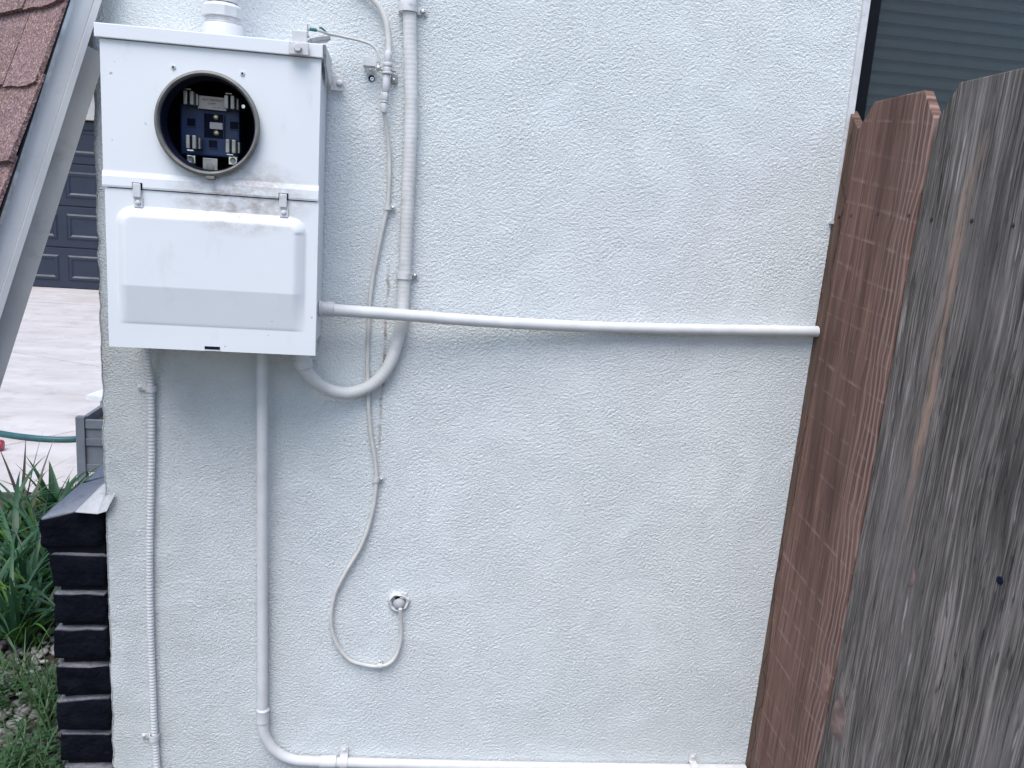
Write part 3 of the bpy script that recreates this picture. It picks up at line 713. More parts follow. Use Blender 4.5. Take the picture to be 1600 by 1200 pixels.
    zs = np.unique(np.concatenate([np.linspace(dz0, dz1, nz), [ezb, ezc-.0008, ezc+.0008]])); nz = len(zs)
    XX, ZZ = np.meshgrid(xs, zs); dep = .0115
    def edge(v, w): q = np.clip(v/w, 0, 1); return .45*np.sqrt(np.clip(1-(1-q)**2, 0, 1))+.55*(q*q*(3-2*q))
    top = edge(ez1-ZZ, .016); lr = edge(XX-ex0, .016)*edge(ex1-XX, .020)
    low = np.clip((ZZ-ezb)/(ezc-ezb), 0, 1)*.96+.04*edge(ZZ-ezb, .004)
    rd = .012   # rounded plan corners at the top
    Hh = dep*top*lr*np.where(ZZ < ezc, low, 1.0)
    cornx = np.minimum(XX-ex0, ex1-XX); cornz = ez1-ZZ; q = np.hypot(np.clip(.025-cornx, 0, None), np.clip(.025-cornz, 0, None))
    Hh = np.where((cornx < .025) & (cornz < .025), dep*edge(.025-q, .017), Hh); Hh = np.clip(Hh, 0, dep)
    Yd = yd-Hh
    V = [(XX.flat[k], Yd.flat[k], ZZ.flat[k]) for k in range(XX.size)]
    F = [(j*nx+i, j*nx+i+1, (j+1)*nx+i+1, (j+1)*nx+i) for j in range(nz-1) for i in range(nx-1)]
    dm = MB().add(V, F)
    door = dm.build('door', MT['box'], root, smooth=True, sharp=25)
    fr = MB(); 
    fr.box2((dx0, yd+.0002, dz0), (dx0+.002, yd+.016, dz1)); fr.box2((dx1-.002, yd+.0002, dz0), (dx1, yd+.016, dz1)); fr.box2((dx0+.0022, yd+.0002, dz0), (dx1-.0022, yd+.016, dz0+.002))
    fr.build('door_edge', MT['boxplain'], door)
    for px, py in ((213, 305), (442, 320)):
        p = at(px, py, YF-.01)
        hg = MB().box2((p[0]-.0078, YF-.0052, BZM-.0005), (p[0]+.0078, YF-.0040, BZM+.0095)).build('hinge_slot', MT['black'], door)
        k = MB(); k.box2((p[0]-.0065, YF-.0085, BZM-.014), (p[0]+.0060, YF-.0054, BZM+.0085), .0015); k.box2((p[0]-.006, YF-.0045, BZM-.030), (p[0]+.008, YF-.0015, BZM-.013), .001)
        hk = k.build('hinge_clip', MT['whitehw'], door); screw('clip_screw', (p[0]+.001, YF-.0047, BZM-.022), .0042, door, MT['whitehw'])
    p = at(332, 546, YF); MB().box2((p[0]-.0125, yd-.0012, BZ0+.003), (p[0]+.0125, yd-.0002, BZ0+.008)).build('latch_slot', MT['black'], door)
    MB().box2((p[0]-.0135, yd-.0018, BZ0+.0006), (p[0]+.0135, yd-.0002, BZ0+.0026)).build('latch_lip', MT['whitehw'], door)
    return root
meter()

# ================================================================== service mast on the cabinet
def mast():
    p = at(349, 40, -.075); x, y, z = p[0], -.075, BZ1
    root = thing('service_mast', (x, y, z), 'thick white riser pipe with collar standing on top of the meter cabinet', 'pipe')
    MB().lathe((x, y, z+.0005), (0, 0, 1), [(.0335, 0), (.0335, .024), (.0315, .027), (.0290, .0275)], 40).build('hub', MT['pipe'], root, smooth=True)
    MB().lathe((x, y, z+.0275), (0, 0, 1), [(.0285, .0005), (.0292, .002), (.0278, .004), (.0292, .006), (.0278, .008), (.0285, .010)], 40).build('thread', MT['whitehw'], root, smooth=True)
    MB().lathe((x-.002, y, z+.038), (0, 0, 1), [(.030, 0), (.0335, .001), (.0335, .016), (.029, .020), (.0270, .022)], 10).build('locknut', MT['pipe'], root)
    MB().lathe((x-.003, y, z+.0605), (-.05, .03, 1), [(.0265, 0), (.0265, 1.28)], 32).build('riser', MT['pipe'], root, smooth=True)
mast()
def strap_piece(mb, c, r, axis, wid, th=.0016, n=14):
    """half-round strap over a pipe lying on the wall; axis 'z' or 'x' is the pipe direction"""
    c = Vector(c); pts = []
    for k in range(n+1):
        a = math.pi*k/n; ca, sa = math.cos(a), math.sin(a)
        for rr in (r+.0006, r+th+.0006): pts.append((rr*ca, -rr*sa))
    yl = -.002-c.y; pts = [(r+.0006, yl), (r+th+.0006, yl)] + pts + [(-r-.0006, yl), (-r-th-.0006, yl)]; n += 2
    vs = []
    for s in (-wid/2, wid/2):
        for (l, y) in pts: vs.append(c + (Vector((l, y, s)) if axis == 'z' else Vector((s, y, l))))
    m_ = len(pts); fs = []
    for k in range(n):
        a0, a1, b0, b1 = 2*k, 2*k+1, 2*k+2, 2*k+3
        fs += [(a1, b1, m_+b1, m_+a1), (a0, m_+a0, m_+b0, b0), (a0, b0, b1, a1), (m_+a0, m_+a1, m_+b1, m_+b0)]
    fs += [(0, 1, m_+1, m_), (m_-2, 2*m_-2, 2*m_-1, m_-1)]
    mb.add(vs, fs); return mb

def P(lst, Y=None): return [at(q[0], q[1], q[2] if len(q) > 2 else Y) for q in lst]

# ================================================================== conduits
def flex_conduit():
    Y = -.0155; pts = P([(638, -160), (640, 18), (641.5, 110), (642, 190), (637, 320), (632, 430), (628.5, 490), (622, 530), (606, 574), (581, 601), (548, 613), (515, 607), (492, 590), (477, 566)], Y)
    pts[-1][1] = -.05; pts[-2][1] = -.04; pts[-3][1] = -.028; pts[-4][1] = -.02
    root = thing('flexible_conduit', pts[0], 'thick ribbed off-white flexible conduit looping up into the cabinet underside', 'conduit')
    pitch = .0085
    MB().tube(pts, .0122, 16, pitch/5, lambda L, T: (.0121+.00011*math.cos(2*math.pi*L/pitch))).build('tube', MT['flex'], root, smooth=True, sharp=60)
    p = at(638, 3, Y); MB().lathe((p[0]+.0005, Y, p[2]-.011), (0, 0, 1), [(.0135, 0), (.0145, .002), (.0145, .012), (.0136, .014), (.0134, .25)], 24).build('upper_sleeve', MT['pipe'], root, smooth=True)
    e = pts[-1]; MB().lathe((e[0]+.003, e[1], e[2]-.004), (-.28, -.1, 1), [(.0145, 0), (.0165, .001), (.0165, .016), (.0145, .018), (.0145, .03)], 12).build('connector', MT['pipe'], root)
    for px, py, tx in ((638, 14, 661), (632, 431, 648)):
        p = at(px, py, Y); q = at(tx, py+3, -.004); b = MB()
        strap_piece(b, (p[0], Y, p[2]), .0148 if py < 100 else .0126, 'z', .011)
        b.box2((p[0]+.0145, -.0048, p[2]-.006), (q[0]+.007, -.0030, p[2]+.005), .0007)
        st = b.build('strap', MT['whitehw'], root, smooth=True); screw('screw', (q[0], -.0049, p[2]), .0052, st, MT['bright'])
        if py < 100:  # sleeve is thicker there
            pass
flex_conduit()
def horizontal_conduit():
    root = thing('conduit', at(520, 484, -.06), 'long white conduit running from the cabinet side across the wall to the fence', 'conduit')
    pts = P([(508, 483, -.060), (560, 487, -.058), (640, 493, -.050), (740, 501, -.036), (850, 507.5, -.024), (950, 511.5, -.0165), (1100, 515, -.0150), (1277, 518, -.0150)])
    MB().tube(pts, .0112, 20, .012).build('tube', MT['pipe'], root, smooth=True, sharp=60)
    e = pts[0]; c = (BX1-.0035, -.0605, e[2]+.0005)
    MB().lathe(c, (1, .02, -.01), [(.0125, .0), (.0150, .0005), (.0150, .0045), (.0138, .005), (.0138, .027), (.0124, .0275)], 22).build('coupling', MT['whitehw'], root, smooth=True, sharp=30)
horizontal_conduit()
def vertical_conduit():
    root = thing('conduit', at(411, 1120, -.014), 'white conduit dropping from the cabinet underside and turning right along the wall base', 'conduit')
    pts = P([(410, 548, -.040), (410, 640, -.036), (410, 800, -.026), (410, 950, -.018), (410.5, 1070, -.015), (411, 1126, -.0145), (415, 1151, -.0145), (430, 1173, -.0145), (455, 1186, -.0145), (490, 1189.5, -.0145), (600, 1193, -.0145), (800, 1197.5, -.0145), (1000, 1200.5, -.0145), (1164, 1202, -.0145)])
    MB().tube(pts, .0107, 20, .008).build('tube', MT['pipe'], root, smooth=True, sharp=60)
    p = at(411, 1117, -.0147); MB().lathe((p[0], p[1], p[2]-.0155), (0, -.01, 1), [(.0112, 0), (.0127, .001), (.0127, .027), (.0130, .028), (.0112, .031)], 22).build('coupling', MT['pipe'], root, smooth=True, sharp=30)
    p = at(513, 1190.5, -.0145); MB().lathe((p[0]-.017, p[1], p[2]+.001), (1, 0, -.02), [(.0112, 0), (.0128, .001), (.0128, .033), (.0112, .034)], 22).build('coupling', MT['pipe'], root, smooth=True, sharp=30)
    for px, py in ((537, 1191), (1083, 1201)):
        p = at(px, py, -.0145); b = MB(); strap_piece(b, (p[0], -.0145, p[2]), .0110, 'x', .016)
        b.box2((p[0]-.008, -.0050, p[2]+.0118), (p[0]+.008, -.0030, p[2]+.030), .0007)
        st = b.build('strap', MT['whitehw'], root, smooth=True); screw('screw', (p[0], -.0051, p[2]+.023), .004, st, MT['whitehw'])
vertical_conduit()
def armored_cable():
    root = thing('armored_cable', at(240, 1195, -.009), 'thin ribbed armoured cable hanging down the wall near the house corner', 'cable')
    pts = P([(229, 535, -.03), (232, 570, -.018), (236, 610, -.0095), (237, 700, -.009), (235, 800, -.009), (234, 900, -.009), (236, 1000, -.009), (239, 1080, -.009), (242, 1150, -.009), (250, 1260, -.009)])
    pitch = .0068
    MB().tube(pts, .0075, 12, pitch/6, lambda L, T: .0056+.0012*abs(math.sin(math.pi*L/pitch))).build('tube', MT['pipe'], root, smooth=True, sharp=75)
    for px, py in ((236, 607), (241, 1152)):
        p = at(px, py, -.009); b = MB(); strap_piece(b, (p[0], -.009, p[2]), .0072, 'z', .012)
        b.box2((p[0]-.026, -.0048, p[2]-.005), (p[0]-.0085, -.003, p[2]+.006), .0006)
        st = b.build('strap', MT['whitehw'], root, smooth=True); screw('screw', (p[0]-.021, -.0049, p[2]+.001), .0035, st, MT['whitehw'])
armored_cable()

# ================================================================== thin communications cable, ground block, bushing
def comm_cable():
    Y = -.0085
    root = thing('coaxial_cable', at(592, 748, Y), 'thin white cable snaking down the wall to a round bushing', 'cable')
    pts = P([(600, 172), (604, 200), (608, 240), (608, 290), (605, 325), (596, 365), (585, 420), (578, 470), (575.5, 520), (574, 570), (575, 620), (579, 675), (587, 725), (588, 755), (582, 800), (566, 850), (541, 893), (523, 930), (517.5, 970), (525, 1004), (545, 1030), (570, 1039), (595, 1041), (614, 1032), (625, 1008), (627, 975), (625.5, 948)], Y)
    pts[0][1] = -.022; pts[1][1] = -.014; pts[-1][1] = -.018; pts[-2][1] = -.011
    MB().tube(pts, .0040, 12, .005).build('tube', MT['cable'], root, smooth=True, sharp=60)
    for px, py, side in ((605.5, 324, 1), (588, 749, 1), (593, 1040, 0)):
        p = at(px, py, Y); b = MB()
        if side:
            strap_piece(b, (p[0], Y, p[2]), .0042, 'z', .009); b.box2((p[0]+.005, -.008, p[2]-.0045), (p[0]+.0145, -.0035, p[2]+.005), .001); sc = (p[0]+.010, -.0082, p[2])
        else:
            strap_piece(b, (p[0], Y, p[2]), .0042, 'x', .009); b.box2((p[0]-.004, -.008, p[2]+.004), (p[0]+.004, -.0035, p[2]+.011), .001); sc = (p[0], -.0082, p[2]+.0075)
        st = b.build('clip', MT['whitehw'], root, smooth=True); screw('nail_head', sc, .003, st, MT['bright'])
    up = thing('supply_cable', at(607, 90, -.012), 'white cable arching down from the top edge into the grounding block', 'cable')
    MB().tube(P([(520, -70, -.012), (560, -22, -.012), (588, 5, -.012), (602, 30, -.013), (607, 60, -.016), (607.5, 98, -.022)]), .0052, 12, .006).build('tube', MT['cable'], up, smooth=True, sharp=60)
comm_cable()
def ground_block():
    y = -.022; p = at(605, 108, y)
    root = thing('grounding_block', (p[0], 0, p[2]), 'small white cable grounding block with screw tab beside the cabinet', 'connector')
    def cyl(name, py0, py1, r, px=605, n=18, prof=None, mat='whitehw'):
        a = Vector(at(px, py0, y)); c = Vector(at(px-(py1-py0)*.05, py1, y)); L = (c-a).length
        MB().lathe(a, c-a, prof(r, L) if prof else [(r*.93, 0), (r, .0008), (r, L-.0008), (r*.93, L)], n).build(name, MT[mat], root, smooth=True, sharp=35)
    cyl('upper_nut', 80, 97, .0064, 607); cyl('upper_collar', 97.5, 104, .0078, 606); cyl('upper_barrel', 104.5, 112, .0070, 605.5)
    cyl('flange', 112.3, 116, .0098, 605); cyl('barrel', 116.5, 144, .0066, 604); cyl('lower_nut', 144.5, 157, .0074, 601.8, 6)
    cyl('lower_ring', 157.5, 160.5, .0066, 601); cyl('boot', 161, 176, .0056, 600.3)
    a = at(568, 88, -.02); c = at(588, 104, -.02)
    pl = MB(); pl.box2((a[0], -.021, c[2]), (c[0], -.019, a[2]), .0006); pl.box2((a[0], -.019, c[2]-.001), (c[0]-.002, -.002, c[2]+.001)); pl.build('bent_plate', MT['whitehw'], root)
    a = at(588, 107, -.016); c = at(619, 113, -.016); MB().box2((a[0], -.018, c[2]), (c[0], -.0135, a[2]), .001).build('bridge', MT['steel'], root)
    a = at(613, 118, -.006); c = at(620, 131, -.006); tb = MB(); tb.box2((a[0]-.002, -.0055, c[2]), (c[0]+.001, -.003, a[2]+.004), .0015); tb.build('screw_tab', MT['steel'], root)
    q = at(615.5, 125, -.006); screw('tab_screw', (q[0], -.0056, q[2]), .0038, root, MT['bright'])
    q = at(591.5, 106, -.02); screw('clamp_screw', (q[0], -.02, q[2]), .0042, root, MT['bright'])
    q = at(592, 99, -.02); MB().lathe((q[0], -.02, q[2]-.006), (0, 0, 1), [(.0022, 0), (.0022, .012)], 10).build('clamp_post', MT['whitehw'], root)
    q = at(580.5, 122.5, 0); an = tag(MB().lathe((q[0], -.002, q[2]), (0, -1, 0), [(.0052, -.004), (.0052, .0003), (.0035, .0003)], 18, caps=False).build('wall_anchor', MT['black'], None, (q[0], -.002, q[2])), 'dark empty screw hole with plug below the bent plate', 'wall anchor')
    MB().lathe((q[0]+.001, -.0018, q[2]-.001), (0, -1, 0), [(.0036, 0), (.0032, .0012), (.0014, .0012), (.0013, .0)], 14).build('plug', MT['bright'], an)
    MB().lathe((q[0], -.0015, q[2]), (0, -1, 0), [(.0056, 0), (.0056, .0009)], 18).build('hole', MT['black'], an)
    # bonding clamp on the cabinet lip and its wire
    lx = at(468, 62, YF-.01); zc = BZ1
    cl_ = thing('bonding_clamp', (lx[0], YF-.006, zc), 'small white bonding clamp with hex bolt on the cabinet top corner', 'clamp')
    x = lx[0]; b = MB(); b.box2((x-.0115, YF-.0105, zc-.018), (x+.0115, YF-.0065, zc+.016), .001); b.box2((x-.0115, YF-.010, zc+.0125), (x+.0115, YF+.03, zc+.0165), .001); b.build('bracket', MT['whitehw'], cl_)
    b = MB(); b.box2((x-.016, YF-.016, zc-.0215), (x+.015, YF-.0108, zc-.002), .0015); b.build('jaw', MT['whitehw'], cl_)
    MB().lathe((x-.0015, YF-.0162, zc-.0115), (0, -1, 0), [(.0064, 0), (.0064, .005), (.0056, .0062)], 6).build('bolt', MT['whitehw'], cl_)
    MB().box((x+.026, YF+.035, zc+.012), (.034, .02, .007), Matrix.Rotation(R(-18), 3, 'Y') @ Matrix.Rotation(R(25), 3, 'Z'), .001).build('lay_in_lug', MT['steel'], cl_)
    MB().box((x+.009, YF+.02, zc+.024), (.0022, .003, .016)).build('lug_screw', MT['steel'], cl_)
    MB().box((x+.002, YF+.02, zc+.0195), (.012, .006, .003)).build('lug_slot', MT['steel'], cl_)
    wr = thing('bonding_wire', at(540, 56, -.03), 'thin white bonding wire from the clamp to the grounding block', 'wire')
    wp = P([(480, 45, -.12), (497, 47.5, -.11), (512, 53, -.085), (530, 56.5, -.05), (560, 63, -.03), (580, 70, -.024), (590, 82, -.022), (592.5, 97, -.021)])
    MB().tube(wp, .0024, 8, .005).build('tube', MT['cable'], wr, smooth=True, sharp=60)
    MB().tube(P([(484, 45.6, -.1205), (494, 47, -.1125)]), .0030, 8, smooth=False).build('corroded_end', MT['teal'], wr, smooth=True, sharp=60)
    MB().tube(P([(499, 43, -.1), (504, 45, -.098), (510, 51, -.088)]), .0017, 8, .003).build('stray_strand', MT['teal'], wr, smooth=True, sharp=60)
ground_block()
def bushing():
    p = at(623, 940, -.004)
    root = thing('cable_bushing', (p[0], 0, p[2]), 'round white wall bushing with grey domed plug where the cable enters', 'bushing')
    b = MB(); n = 40; r0 = random.Random(3); vs = []
    for (rr, yy) in ((.0218, .001), (.0224, -.006), (.0188, -.011), (.0150, -.0080), (.0145, .0)):
        for k in range(n):
            a = 2*math.pi*k/n; wob = 1+.045*math.sin(3*a+1)+.03*math.sin(7*a)+r0.uniform(-.012, .012); vs.append((p[0]+rr*wob*math.cos(a), yy+r0.uniform(-.0005, .0005), p[2]+rr*wob*math.sin(a)*.92))
    b.add(vs, [(i*n+k, i*n+(k+1) % n, (i+1)*n+(k+1) % n, (i+1)*n+k) for i in range(4) for k in range(n)]); b.build('cup', MT['whitehw'], root, smooth=True, sharp=50)
    MB().lathe((p[0]+.001, -.004, p[2]-.003), (0, -1, .12), [(.0125, 0), (.0125, .003), (.0105, .008), (.0065, .011), (.002, .0122)], 24).build('plug', MT['greyrub'], root, smooth=True)
    MB().lathe((p[0]-.003, -.0068, p[2]+.0098), (.2, -1, 0), [(.0048, 0), (.0042, .0012)], 9).build('gap', MT['black'], root)
    MB().box((p[0]+.009, -.006, p[2]+.015), (.012, .007, .012), Matrix.Rotation(.2, 3, 'Y'), .001).build('chipped_edge', MT['whitehw'], root)
bushing()

# ================================================================== wooden picket fence
def FX(z): return .858 + (z-1.5)*.0174
def onf(px, py):
    d = RI*(px-800)/FPX + DN*(py-600)/FPX + FW; k = .0174
    t = (.858+(CAM[2]-1.5)*k - CAM[0])/(d[0]-k*d[2]); return CAM+d*t
def fence():
    root = thing('picket_fence', (.85, -.4, 0), 'wooden dog-eared picket fence of red and grey boards meeting the stucco wall', 'fence')
    L1 = [(1321, 220), (1306, 296), (1298, 356), (1288, 410), (1275, 495), (1265, 560), (1257, 600), (1240, 715), (1210, 880), (1190, 1000), (1160, 1195)]
    M1 = [(1342, 202), (1331, 250), (1319, 313), (1309, 361), (1304, 400), (1300, 443), (1293, 482), (1287, 517), (1271, 600), (1257, 685), (1242, 775), (1225, 855), (1212, 925), (1197, 1070), (1180, 1175)]
    M2 = [(1462, 184), (1450, 250), (1440, 310), (1422, 385), (1414, 440), (1405, 500), (1386, 600), (1367, 710), (1347, 820), (1330, 910), (1310, 1025), (1298, 1085), (1275, 1197)]
    def edge(px):
        q = [onf(*p) for p in px]; z = [p[2] for p in q]; y = [p[1] for p in q]; o = np.argsort(z)
        zz, yy = np.array(z)[o], np.array(y)[o]
        return lambda h: float(np.interp(h, zz, yy))
    e1, m1, m2 = edge(L1), edge(M1), edge(M2)
    zs = list(np.linspace(.02, 1.44, 30))
    th = .018
    def picket(far, near, top, mat, zlim_far, zlim_near, gap=.0012, dz=0.0, xo=0.0):
        """far/near: functions z->Y; top: list of (Y,Z) from far to near"""
        a = [(far(z)-gap, z) for z in zs if z < zlim_far-.01] ; b = [(near(z)+gap, z) for z in zs if z < zlim_near-.01]
        poly = a + top + b[::-1]
        pts = [Vector((FX(z)+xo, y, z)) for y, z in poly]
        bm = bmesh.new(); vv = [bm.verts.new(p) for p in pts]; f = bm.faces.new(vv)
        r = bmesh.ops.extrude_face_region(bm, geom=[f]); nv = [g for g in r['geom'] if isinstance(g, bmesh.types.BMVert)]
        bmesh.ops.translate(bm, vec=(th, 0, 0), verts=nv)
        bmesh.ops.recalc_face_normals(bm, faces=bm.faces)
        ed = [e for e in bm.edges if len(e.link_faces) == 2 and e.calc_face_angle() > R(50)]
        bmesh.ops.bevel(bm, geom=ed, offset=.0014, segments=1, affect='EDGES')
        bmesh.ops.triangulate(bm, faces=[f for f in bm.faces if len(f.verts) > 4])
        me = bpy.data.meshes.new('picket'); bm.to_mesh(me); bm.free(); me.materials.append(mat)
        o = bpy.data.objects.new('picket', me); link(o, root, (0, 0, 0)); return o
    P_ = lambda px, py: (float(onf(px, py)[1]), float(onf(px, py)[2]))
    t1 = P_(1327, 172); t1b = P_(1341, 200)
    picket(e1, m1, [(t1[0]+.006, t1[1]-.004), t1, (t1b[0]+.001, t1b[1])], MT['tan'], t1[1]-.02, t1b[1])
    a, b, c, d_ = P_(1343, 200), P_(1367, 161), P_(1446, 140), P_(1461, 184)
    zt = (b[1]+c[1])/2
    p2 = picket(m1, m2, [(a[0]-.001, a[1]), (b[0], zt), (c[0], zt+.001), (d_[0]+.001, d_[1])], MT['red'], a[1], d_[1], xo=-.0015)
    a, b, c = P_(1464, 186), P_(1500, 128), P_(1600, 107); zt = (b[1]+c[1])/2
    w3 = .45; n3 = lambda z: m2(z)-w3
    p3 = picket(m2, n3, [(a[0]-.001, a[1]), (b[0], zt), (a[0]-w3+.03, zt+.002), (a[0]-w3, a[1])], MT['grey'], a[1], a[1])
    y = -.316-w3
    for k in range(2):
        f_ = (lambda z, y0=y: y0); nn = (lambda z, y0=y: y0-.235)
        zt2 = zt+random.uniform(-.006, .006)
        picket(f_, nn, [(y-.001, zt2-.035), (y-.03, zt2), (y-.205, zt2), (y-.234, zt2-.035)], MT['grey2'] if k == 0 else MT['grey'], zt2-.035, zt2-.035); y -= .237
    for z in (1.53, .35):
        MB().box2((FX(z)+.0185, y, z-.035), (FX(z)+.056, -.03, z+.035)).build('rail', MT['grey2'], root)
    for px, py in ((1311.5, 339), (1331, 337), (1373, 335), (1421, 337), (1456, 343), (1519, 345), (1583, 352), (1563, 907)):
        q = onf(px, py); r = .0032 if py < 800 else .0058
        MB().lathe((q[0]-.0016, q[1], q[2]), (-1, 0, 0), [(r, -.002), (r, .0004), (r*.7, .0008)], 10).build('nail' if py < 800 else 'nail_hole', MT['nail'] if py < 800 else MT['black'], root, smooth=True)
    # knots
    def knot(px, py, ry, rz, mat, tilt=0.0, xo=-.0015):
        q = onf(px, py); b_ = MB(); n = 28; vs = [(q[0]+xo-.0016, q[1], q[2])]
        for (s, dx) in ((.35, -.0018), (.7, -.0010), (.93, -.0004), (1.0, .0015)):
            for k in range(n):
                a_ = 2*math.pi*k/n; w_ = 1+.12*math.sin(3*a_+px)+.07*math.sin(5*a_)
                yy, zz = ry*s*w_*math.cos(a_), rz*s*w_*math.sin(a_)
                vs.append((q[0]+xo+dx+.0174*zz, q[1]+yy+tilt*zz, q[2]+zz))
        fs = [(0, 1+k, 1+(k+1) % n) for k in range(n)]+[(1+i*n+k, 1+i*n+(k+1) % n, 1+(i+1)*n+(k+1) % n, 1+(i+1)*n+k) for i in range(3) for k in range(n)]
        b_.add(vs, fs).build('knot', mat, root, smooth=True)
    knot(1291, 1068, .013, .044, MT['knot'], .05)
    knot(1310, 1122, .024, .047, MT['knotdark'], .05, 0)
    knot(1337, 252, .006, .012, MT['knot'], 0, 0)
    knot(1425, 903, .007, .018, MT['knotdark'], 0, 0)
fence()

# ================================================================== garage across the driveway
def garage():
    g = np.array(atz(100, 452, 0)); Y0 = float(g[1])
    x0, x1, H = -8.2, -2.9, 2.36
    root = thing('garage', (g[0], Y0, 0), 'far garage with navy panelled sectional door across the driveway', 'garage')
    b = MB(); b.box2((-10.5, Y0-.02, 0), (x0-.02, Y0+4, 3.2)); b.box2((x1+.02, Y0-.02, 0), (1.5, Y0+4, 3.2)); b.box2((x0-.02, Y0-.02, H+.02), (x1+.02, Y0+4, 3.2))
    b.build('wall', MT['render'], root)
    MB().box2((-10.8, Y0-.4, 3.2), (1.8, Y0+4.2, 3.45)).build('roof', MT['felt'], root)
    door = MB().box2((x0, Y0+.16, 0), (x1, Y0+.2, H)).build('door', MT['garage'], root)
    sh = H/4
    pw = .60; xc = float(at(98.5, 380, Y0+.12)[0])      # a stile runs here
    k0 = math.floor((x0-xc)/pw)+1; cols = [xc+pw*k for k in range(k0, int((x1-xc)/pw)+1)]
    for r in range(4):
        MB().box2((x0, Y0+.12, r*sh+.008), (x1, Y0+.159, (r+1)*sh-.008), .006).build('door_section', MT['garage'], door)
        for x in cols[:-1]:
            ax, bx, az, bz = x+.06, x+pw-.06, r*sh+.11, (r+1)*sh-.11; y = Y0+.12
            # raised field with bevelled border
            V = []
            for (i, yy) in ((0, -.0005), (.022, -.018), (.05, -.018), (.075, -.004)):
                V += [(ax+i, y+yy, az+i), (bx-i, y+yy, az+i), (bx-i, y+yy, bz-i), (ax+i, y+yy, bz-i)]
            F = [(4*l+e, 4*l+(e+1) % 4, 4*l+4+(e+1) % 4, 4*l+4+e) for l in range(3) for e in range(4)]+[(12, 13, 14, 15)]
            MB().add(V, F).build('door_panel', MT['garage'], door)
garage()

# ================================================================== planter, stand, hose, nozzle
def planter():
    p = atz(121, 755, 0); X0, Y0 = float(p[0]), float(p[1]); zt = float(at(121, 652, Y0)[2]); W, D = .55, .40
    root = thing('planter_box', (X0+W/2, Y0+D/2, 0), 'grey slatted planter box beyond the brick ledge', 'planter')
    pw = .042
    for (x, y) in ((X0, Y0), (X0+W-pw, Y0), (X0, Y0+D-pw), (X0+W-pw, Y0+D-pw)):
        ps = MB().box2((x, y, 0), (x+pw, y+pw, zt), .002).build('post', MT['planter'], root)
    for y in (Y0+.008, Y0+D-.028):
        for (z0, z1) in ((zt-.06, zt-.015), (zt-.15, zt-.112), (.06, .10)):
            MB().box2((X0+pw+.001, y, z0), (X0+W-pw-.001, y+.022, z1), .002).build('rail', MT['planter'], root)
        for (z0, z1) in ((zt-.111, zt-.061), (.101, zt-.151)):
            MB().box2((X0+pw+.001, y+.008, z0), (X0+W-pw-.001, y+.018, z1)).build('panel', MT['planter'], root)
    for x in (X0+.01, X0+W-.03):
        MB().box2((x, Y0+pw+.001, .06), (x+.02, Y0+D-pw-.001, zt-.015)).build('side_panel', MT['planter'], root)
    MB().box2((X0+.035, Y0+.035, .05), (X0+W-.035, Y0+D-.035, zt-.06)).build('soil', MT['soil'], root)
    # white tilted board on a dark post, behind the planter
    Y1 = Y0+1.1; a = at(134, 622, Y1); c = at(160, 606, Y1)
    r2 = thing('white_stand', (a[0]+.2, Y1+.15, 0), 'flat white board top on a dark post behind the grey planter', 'stand')
    z = float(a[2]); V = [(a[0], Y1, z-.012), (a[0]+.45, Y1-.02, z-.035), (a[0]+.55, Y1+.32, z-.02), (a[0]+.09, Y1+.34, z+.002)]
    MB().prism(V, (0, 0, .03)).build('board', MT['white'], r2)
    MB().box2((a[0]+.11, Y1+.12, 0), (a[0]+.15, Y1+.16, z-.02)).build('post', MT['winframe'], r2)
    MB().box2((a[0]+.04, Y1+.05, 0), (a[0]+.22, Y1+.23, .02)).build('foot', MT['winframe'], r2)
planter()
def hose():
    pts = [atz(-260, 640, .018), atz(-120, 655, .018), atz(0, 677, .018), atz(50, 684, .018), atz(90, 686.5, .018), atz(125, 685, .018), atz(170, 676, .018)]
    o = MB().tube(pts, .0175, 12, .03).build('garden_hose', MT['hose'], None, pts[3], smooth=True, sharp=60)
    tag(o, 'teal garden hose lying across the pale driveway', 'hose')
    p = atz(4, 704, 0); root = thing('hose_nozzle', (p[0], p[1], 0), 'small red hose nozzle at the left edge on the driveway', 'nozzle')
    MB().lathe((p[0]-.10, p[1]-.01, .03), (1, .1, .0), [(.014, 0), (.018, .01), (.018, .05), (.030, .075), (.033, .095), (.028, .105), (.02, .1055)], 18).build('head', MT['redplastic'], root, smooth=True, sharp=40)
    MB().tube([(p[0]-.075, p[1]-.005, .03), (p[0]-.09, p[1]-.06, .022), (p[0]-.1, p[1]-.11, .016)], .012, 10, .01).build('grip', MT['redplastic'], root, smooth=True)
hose()

# ================================================================== plants
def leaf_mesh(name, L, w, el, droop, mat, keel=.25, seg=9, twist=0.0, thick=.0):
    vs = []; x = z = 0; e = el
    for i in range(seg+1):
        t = i/seg; ww = w*(1-t**1.6)*(.75+.5*math.sin(min(1, t*2.2)*math.pi/2)*.6); ww = max(ww, .0008)
        tw = twist*t; s, c = math.sin(tw), math.cos(tw)
        vs += [(x, -ww*c, z+ww*keel-ww*s), (x, 0, z), (x, ww*c, z+ww*keel+ww*s)]
        x += math.cos(e)*L/seg; z += math.sin(e)*L/seg; e -= droop/seg
    fs = []
    for i in range(seg):
        k = 3*i; fs += [(k, k+1, k+4, k+3), (k+1, k+2, k+5, k+4)]
    me = bpy.data.meshes.new(name); me.from_pydata(vs, [], fs); me.materials.append(mat)
    me.polygons.foreach_set('use_smooth', [True]*len(fs)); return me
ALOE = [leaf_mesh('leaf', random.uniform(.24, .34), random.uniform(.018, .026), R(random.uniform(35, 80)), R(random.uniform(5, 35)), MT['aloe'], .5) for _ in range(8)]
